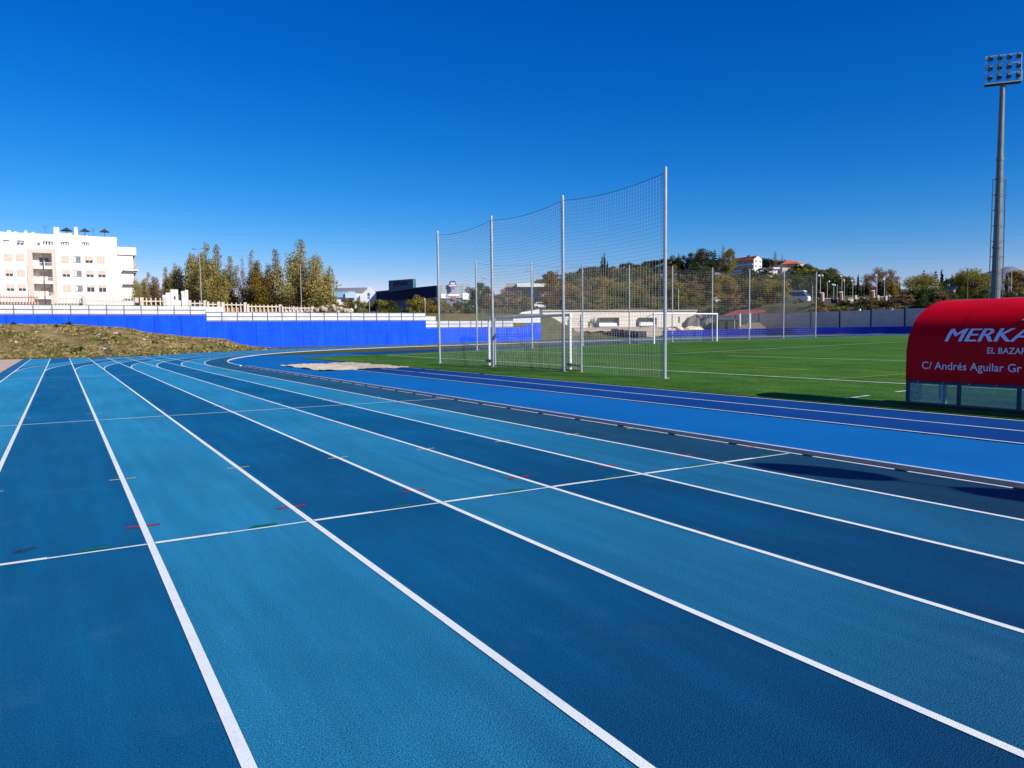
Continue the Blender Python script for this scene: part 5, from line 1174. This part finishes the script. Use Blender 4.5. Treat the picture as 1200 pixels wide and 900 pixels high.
# sandy ramp
pts = [(641, 379), (700, 379), (760, 381), (800, 387), (748, 392.5), (700, 389), (660, 386)]
struct(grid_obj('sandy_ramp', np.arange(62, 104, 1.0), np.arange(84, 106, 1.0), lambda x, y: terr(x, y)+.3*sm(52, 54.5, np.hypot(x-CX, y-CYB))*(1-.9*sm(78, 84, x))+.02, mat('pale_earth', (.62, .47, .33), (.5, .39, .27), scale=.6, detail=8, rough=.95), mask=lambda x, y: (np.hypot(x-CX, y-CYB) > 52.5) & ((y > 96.5-.5*(x-62)) | (x > 74)) & (np.hypot(x-CX, y-CYB) < 72)))
# heaps, container and red roofed shelter in front of the panel wall
def heap(label, px, ybase, d, rx, ry, rz_, m, name='heap', cat='heap', n=26):
    p = at(px, 385, d); b = MB(); q = random.Random(int(px)); b.ell((0, 0, 0), (rx, ry, rz_), 20, 10)
    o = b.build(name, m); me = o.data
    for v in me.vertices: k = 1+q.uniform(-.13, .13); v.co = (v.co.x*k, v.co.y*k, v.co.z*(1+q.uniform(-.16, .16)))
    o.location = (p[0], p[1], T(p)-.05); return tag(o, label, cat)
heap('grey gravel heap behind the far goal, left of the dark container', 816, 384, 124, 3.0, 2.6, 2.5, mat('gravel', (.19, .175, .165), (.13, .12, .115), scale=6, rough=.95, bump=1, bscale=9), 'gravel_heap')
heap('greenish tarpaulin covered heap right of the gravel heap', 828, 384, 122, 1.3, 1.4, 2.4, mat('tarp', (.16, .18, .17), (.11, .13, .12), scale=3), 'covered_heap')
for i, (px, rx, label) in enumerate(((790, 1.7, 'low sand heap seen through the left half of the far goal'), (812, 1.9, 'low sand heap in front of the gravel heap'), (793, 1.2, 'small pale sand heap at the foot of the white wall'))): heap(label, px, 386, 117+i*1.5, rx, 1.2, .55, M_sand, 'sand_heap')
p = at(881, 386, 114); o = MB().box(-1.9, 1.9, -.5, .5, 0, .35).box(-1.6, 1.5, -.5, .5, .36, .62).box(-.7, 1.2, -.45, .45, .63, .9).build('plank_stack', mat('pale_wood', (.5, .38, .22), (.42, .32, .18), scale=3, stretch=(1, 8, 8))); o.location = (p[0], p[1], T(p)+.35); o.rotation_euler = (0, 0, -.9); tag(o, 'stack of pale planks right of the red roofed shelter', 'planks')
sh = thing('shelter', 'open shelter with a red tiled roof and white posts behind the far net', 'shelter', (*P2(870, 120), T(P2(870, 120)))); w0 = np.array(sh.location)
for px in (867.5, 878.8): wbox(px-.6, px+.6, 367.5, 390, 117.5 if px > 870 else 116.5, .18, M_white, 'post', sh)
r0, r1, r2, r3 = (at(849, 368.3, 118)-w0, at(897, 364.2, 118)-w0, at(896, 362.6, 124)-w0, at(864, 363.4, 124)-w0); dn = np.array([0, 0, -.22]); b = MB()
b.add([r0, r1, r2, r3, r0+dn, r1+dn, r2+dn, r3+dn], [(0,1,2,3),(7,6,5,4),(0,4,5,1),(1,5,6,2),(2,6,7,3),(3,7,4,0)]); b.build('roof', mat('red_roof', (.33, .07, .055), (.26, .06, .05), scale=2), sh)
ct = thing('container', 'dark green open container under the red roofed shelter', 'container', (*P2(854, 117.5), T(P2(854, 117.5)))); w0 = np.array(ct.location)
M_ctn = mat('dark_green_metal', (.018, .028, .022), (.03, .04, .032), scale=3, rough=.5)
wbox(843, 866, 374.3, 388.5, 118, 2.2, M_ctn, 'body', ct); wbox(860.3, 861, 374, 388.5, 117.9, .08, M_galv, 'door_edge', ct); wbox(842.8, 866.2, 373.6, 374.5, 117.8, .4, M_rail, 'top_rail', ct)
fr = thing('metal_frame', 'thin white rectangular frame standing right of the shelter post', 'frame', (*P2(879.5, 112), T(P2(879.5, 112)))); w0 = np.array(fr.location)
wbox(879, 880, 367, 387, 112, .06, M_white, 'upright', fr); wbox(880.1, 897, 386.2, 387, 112, .06, M_white, 'bottom_bar', fr)

# ------------------------------------------------------------------ houses on the hill
M_tile = mat('clay_tile', (.46, .12, .05), (.36, .10, .045), scale=1.2, rough=.85)
def oriented(b, o, u, v, u0, u1, v0, v1, z0, z1):
    pts = [(o[0]+u[0]*s+v[0]*t, o[1]+u[1]*s+v[1]*t) for s, t in ((u0, v0), (u1, v0), (u1, v1), (u0, v1))]
    b.add([(x_, y_, z0) for x_, y_ in pts]+[(x_, y_, z1) for x_, y_ in pts], [(3,2,1,0),(4,5,6,7),(0,1,5,4),(1,2,6,5),(2,3,7,6),(3,0,4,7)]); return b
dh = 405
h0 = at(883.2, 318, dh); gz = float(h0[2])-5.5; hz = lambda py: Z(883, py, dh)-gz
hs_ = thing('hill_house', 'white three storey house with balconies and an orange tiled roof on the hill', 'house', (h0[0], h0[1], gz))
rt = np.array([RT[0], RT[1]])/math.hypot(RT[0], RT[1]); fw2 = np.array([FW[0], FW[1]])/math.hypot(FW[0], FW[1])
hu = -rt*.46+fw2*.888; hv = rt*.92+fw2*.39       # long wall, gable wall
Lh, Wh = 17.5, 5.6
ze = hz(304.2); zr = hz(299.8)
b = MB(); oriented(b, (0, 0), hu, hv, 0, Lh, .9, Wh, -8, ze); 
gpts = [(hv*.0), (hv*Wh), (hv*Wh/2)]
b.add([(hv[0]*.05, hv[1]*.05, ze), (hv[0]*Wh, hv[1]*Wh, ze), (hv[0]*Wh/2, hv[1]*Wh/2, zr), (hv[0]*.05+hu[0]*.4, hv[1]*.05+hu[1]*.4, ze), (hv[0]*Wh+hu[0]*.4, hv[1]*Wh+hu[1]*.4, ze), (hv[0]*Wh/2+hu[0]*.4, hv[1]*Wh/2+hu[1]*.4, zr)], [(0,1,2),(5,4,3),(0,3,4,1),(1,4,5,2),(2,5,3,0)])
oriented(b, (0, 0), hu, hv, 0, .4, 0, .89, -8, ze); b.build('wall', M_render, hs_)
rb = MB()
for s in (0, 1):
    e0 = hv*(-.5 if s == 0 else Wh+.3); m0 = hv*(Wh/2)
    p4 = [(*e0, ze-.1), (*(e0+hu*Lh), ze-.1), (*(m0+hu*Lh), zr+.25), (*m0, zr+.25)]
    rb.add(p4+[(x_, y_, z-.2) for x_, y_, z in p4], [(0,1,2,3),(7,6,5,4),(0,4,5,1),(1,5,6,2),(2,6,7,3),(3,7,4,0)])
rb.build('roof', M_tile, hs_)
oriented(MB(), (0, 0), hu, hv, 6, 7, 2.0, 3.0, zr-.5, hz(297.8)).build('chimney', M_dark, hs_)
for yt, yb in ((305.5, 308.6), (311.8, 314.8), (318.5, 323)):
    zb = hz(yb)-.6
    for k in range(4): oriented(MB(), (0, 0), hu, hv, .9+k*4.2, 4.2+k*4.2, .82, .895, zb, zb+2.0).build('window', M_glass, hs_)
    oriented(oriented(MB(), (0, 0), hu, hv, .4, Lh, -.5, .88, zb-.25, zb-.02), (0, 0), hu, hv, .4, Lh, -.5, -.4, zb-.01, zb+.75).build('balcony', M_render, hs_)
for sx_, yt, yb in ((.18, 305.2, 307), (.72, 305.6, 307.2), (.18, 311, 312.6), (.72, 311.4, 313)): oriented(MB(), (0, 0), hu, hv, -.06, -.004, Wh*sx_-.1, Wh*sx_+.95, hz(yb), hz(yt)).build('window', M_glass, hs_)
an = thing('house_annex', 'low white annex with a flat canopy beside the orange roofed house on the hill', 'house', (*P2(887, 398), gz)); w0 = np.array(an.location)
wbox(887, 907, 320, 331, 398, 6, M_render, 'wall', an); wbox(888, 907.5, 317, 319.8, 396.5, 8, M_white, 'roof_slab', an); wbox(893, 906, 313.6, 316.8, 401, 6, mat('slate', (.08, .09, .1)), 'rear_roof', an); wbox(906.5, 914, 313.2, 315, 396.5, 5, M_white, 'canopy', an); wbox(907.2, 911, 315.2, 331, 398.5, 4, M_render, 'tower', an)
for k in range(5): wbox(889.2+k*3.3, 891.4+k*3.3, 320.3, 322.2, 397.8, .1, M_glass, 'window', an)
wbox(911.2, 921, 322.5, 331, 399, 3, M_con, 'terrace_wall', an)
h2 = thing('hill_house', 'cream house with a hipped red tiled roof at the right end of the hill crest', 'house', (*P2(933, 400), Z(933, 322, 400))); w0 = np.array(h2.location)
wbox(917, 934.5, 309.2, 336, 402, 8, M_beige, 'wall', h2); wbox(934, 941.5, 309.6, 336, 401, 8, mat('cream_wall', (.74, .64, .46)), 'gable_wall', h2)
b = MB(); v = [at(x_, y_, d)-w0 for x_, y_, d in ((915.5, 309.8, 400.5), (934.8, 308.8, 399.5), (944, 311.6, 403), (944, 310, 412), (916, 308.4, 412), (923.5, 304.6, 406), (934, 306.4, 406))]
b.add(v, [(0, 1, 6, 5), (1, 2, 6), (2, 3, 6), (3, 4, 5, 6), (4, 0, 5), (4, 3, 2, 1, 0)]); b.build('roof', M_tile, h2)
for x_ in (935.5, 938.3): wbox(x_, x_+1.3, 311.5, 313.6, 400.8, .15, M_glass, 'window', h2)
cs = tag(MB().box(-.5, .5, -.5, .5, 0, 3).tube((0, 0, 3), (0, 0, 6), 1.2, 1.9, 8).build('water_tank', mat('pinkish_concrete', (.55, .42, .38))), 'pinkish funnel shaped tank below the hipped roof house', 'tank'); p = at(928.5, 326, 385); cs.location = (p[0], p[1], p[2]-1.2)

# ------------------------------------------------------------------ coach, cars, gates
def coach():
    d = 172; px = 948; p = at(px, 355, d); t = thing('coach', 'white coach with a dark raked windscreen parked behind the far net', 'coach', (p[0], p[1], T(p)), 0)
    fwd_ = Vector((RT[0], RT[1], 0))*.80-Vector((FW[0], FW[1], 0))*.6; t.rotation_euler = (0, 0, math.atan2(fwd_.y, fwd_.x))
    H = Z(px, 341.3, d)-T(p); H = max(2.9, min(3.6, H)); L_ = 9.5; W_ = 2.5
    pr = [(-L_, .4), (0, .4), (.12, 1.1), (0, 1.35), (-.9, H-.12), (-1.3, H), (-L_+.1, H), (-L_, H-.2)]
    MB().extr(pr, -W_/2, W_/2).build('body', M_white, t)
    for s in (-1, 1):
        MB().extr([(-L_+.3, 1.5), (-.35, 1.5), (-1.0, H-.45), (-L_+.3, H-.45)], s*(W_/2+.005), s*(W_/2+.03)).build('side_windows', M_glass, t)
    b = MB(); b.add([(.02, -W_/2+.12, 1.5), (.02, W_/2-.12, 1.5), (-.78, W_/2-.12, H-.3), (-.78, -W_/2+.12, H-.3)], [(0, 1, 2, 3)]); b.build('windscreen', M_glass, t)
    for x_ in (-1.9, -7.4):
        for s in (-1, 1):
            w_ = MB(); w_.tube((x_, s*(W_/2-.25), .48), (x_, s*(W_/2+.02), .48), .48, .48, 16); wo_ = w_.build('wheel', M_dark, t); MB().tube((x_, s*(W_/2+.021), .48), (x_, s*(W_/2+.04), .48), .26, .26, 12).build('rim', M_galv, wo_)
    for s in (-1, 1): MB().box(.09, .14, s*.95-.2, s*.95+.2, .75, .95).build('headlight', M_let, t)
coach()
def car(label, px, py, d, m, heading):
    p = at(px, py, d); t = thing('parked_car', label, 'car', (p[0], p[1], T(p)), heading)
    MB().extr([(-2, .3), (2, .3), (2.05, .7), (1.2, .85), (.6, 1.4), (-1.2, 1.45), (-1.9, .95), (-2.05, .7)], -.85, .85).build('body', m, t)
    for s in (-1, 1): MB().extr([(1.0, .88), (.52, 1.33), (-1.15, 1.37), (-1.6, .95)], s*.855, s*.87).build('side_windows', M_glass, t)
    for x_ in (-1.25, 1.3):
        for s in (-1, 1): MB().tube((x_, s*.65, .32), (x_, s*.87, .32), .32, .32, 12).build('wheel', M_dark, t)
    b = MB(); b.add([(1.16, -.7, .9), (1.16, .7, .9), (.64, .65, 1.36), (.64, -.65, 1.36)], [(0, 1, 2, 3)]); b.build('windscreen', M_glass, t); return t
ca = -YAW
c1 = car('white parked car beside a red one, left of the third near net post', 634.5, 358, 175, M_white, ca+.2); c2 = car('red parked car beside a white one, left of the third near net post', 641.5, 355, 178, mat('red_car', (.35, .02, .03), rough=.3), ca+.25)
car('white parked car on the slope road above the far goal', 842, 347, 188, M_white, ca+.1)
p = at(1110, 345, 142); shd = thing('shed', 'small shed with a dark blue sloping roof above the hedge left of the floodlight mast', 'shed', (p[0], p[1], T(p)), -YAW+.5); hh = float(at(1110, 335.6, 142)[2])-T(p)
MB().extr([(-1.1, -.1), (1.0, -.1), (1.0, hh-.5), (-1.1, hh-1.5)], -1.0, 1.0).build('wall', mat('shed_wall', (.2, .22, .25), (.15, .16, .19), scale=2), shd)
MB().extr([(-1.5, hh-1.55), (1.25, hh-.2), (1.25, hh-.02), (-1.5, hh-1.35)], -1.3, 1.3).build('roof', mat('dark_blue_roof', (.012, .02, .055), (.02, .03, .07), scale=2, rough=.6), shd)
M_mar = mat('maroon_metal', (.085, .02, .022), (.11, .03, .03), scale=3)
def gate(label, px0, px1, y0, y1, d, m, pil):
    a = P2(px0, d); t = thing('gate_fence', label, 'fence', (*a, T(a)), 0, 'maroon gates of the car park'); global w0; w0 = np.array(t.location)
    wbox(px0, px1, y0, y1+6, d, .12, m, 'panel', t)
    wbox(px0, px1, y0-1.5, y0-.9, d, .12, M_galv, 'top_rail', t)
    for px, yt in pil: wbox(px-1, px+1, yt, y1+6, d-.2, .5, M_wpick, 'pillar', t)
gate('left dark gate with white pillars behind the first lamp posts', 955, 984, 351, 353.5, 142, mat('dark_gate', (.05, .05, .055)), [(965, 343.5)])
gate('pale gate panel between the maroon gate fences', 994, 1014, 350.5, 355, 141, M_cream, [(1003.3, 346)])
gate('right maroon gate fence with three white pillars', 1021, 1045, 349, 353, 142, M_mar, [(1029.5, 346), (1039, 346.5), (1043, 346.2)])
for i, (px, yt, label) in enumerate(((963.3, 343, 'left tall maroon gate pillar next to the first lamp post'), (985.8, 342, 'tall maroon gate pillar in the middle of the car park fence'), (1023.2, 340.5, 'right tall maroon gate pillar before the brown bare trees'))):
    a = P2(px, 141); t = thing('gate_pillar', label, 'pillar', (*a, T(a)), 0, 'maroon gate pillars'); w0 = np.array(t.location); wbox(px-1.8, px+.8, yt+.8, 361, 141, .45, M_mar, 'shaft', t); wbox(px+.9, px+2.0, yt, 361, 141, .45, M_wpick, 'side_post', t); wbox(px-2, px+2.2, yt-.4, yt+.7, 140.9, .6, M_wpick, 'cap', t)

# ------------------------------------------------------------------ far mountain
mv = []; mf = []
prof = [(1100, 340), (1120, 334), (1140, 325), (1152, 320), (1160, 317.5), (1168, 316.5), (1176, 313), (1184, 312.6), (1190, 314.5), (1198, 318), (1215, 322), (1240, 326), (1290, 332), (1340, 340)]
gm_ = np.random.default_rng(4)
for i, (x_, y_) in enumerate(prof):
    for k, (u, dd) in enumerate(((0, 3500), (.35, 3800), (.72, 4200), (1, 4600), (.4, 5600))):
        top = at(x_, y_, 4600); base = at(x_, 385, dd); mv.append((base[0], base[1], (top[2])*u*(1+gm_.uniform(-.05, .05)*(u < 1))-20*(u == 0)))
for i in range(len(prof)-1):
    for k in range(4): a = i*5+k; mf.append((a, a+1, a+6, a+5))
struct(npmesh('mountain', mv, mf, mat('hazy_rock', (.13, .15, .19), (.22, .22, .24), scale=.004, detail=8, rough=1)))  # grey-blue rock colour carries the haze of distance
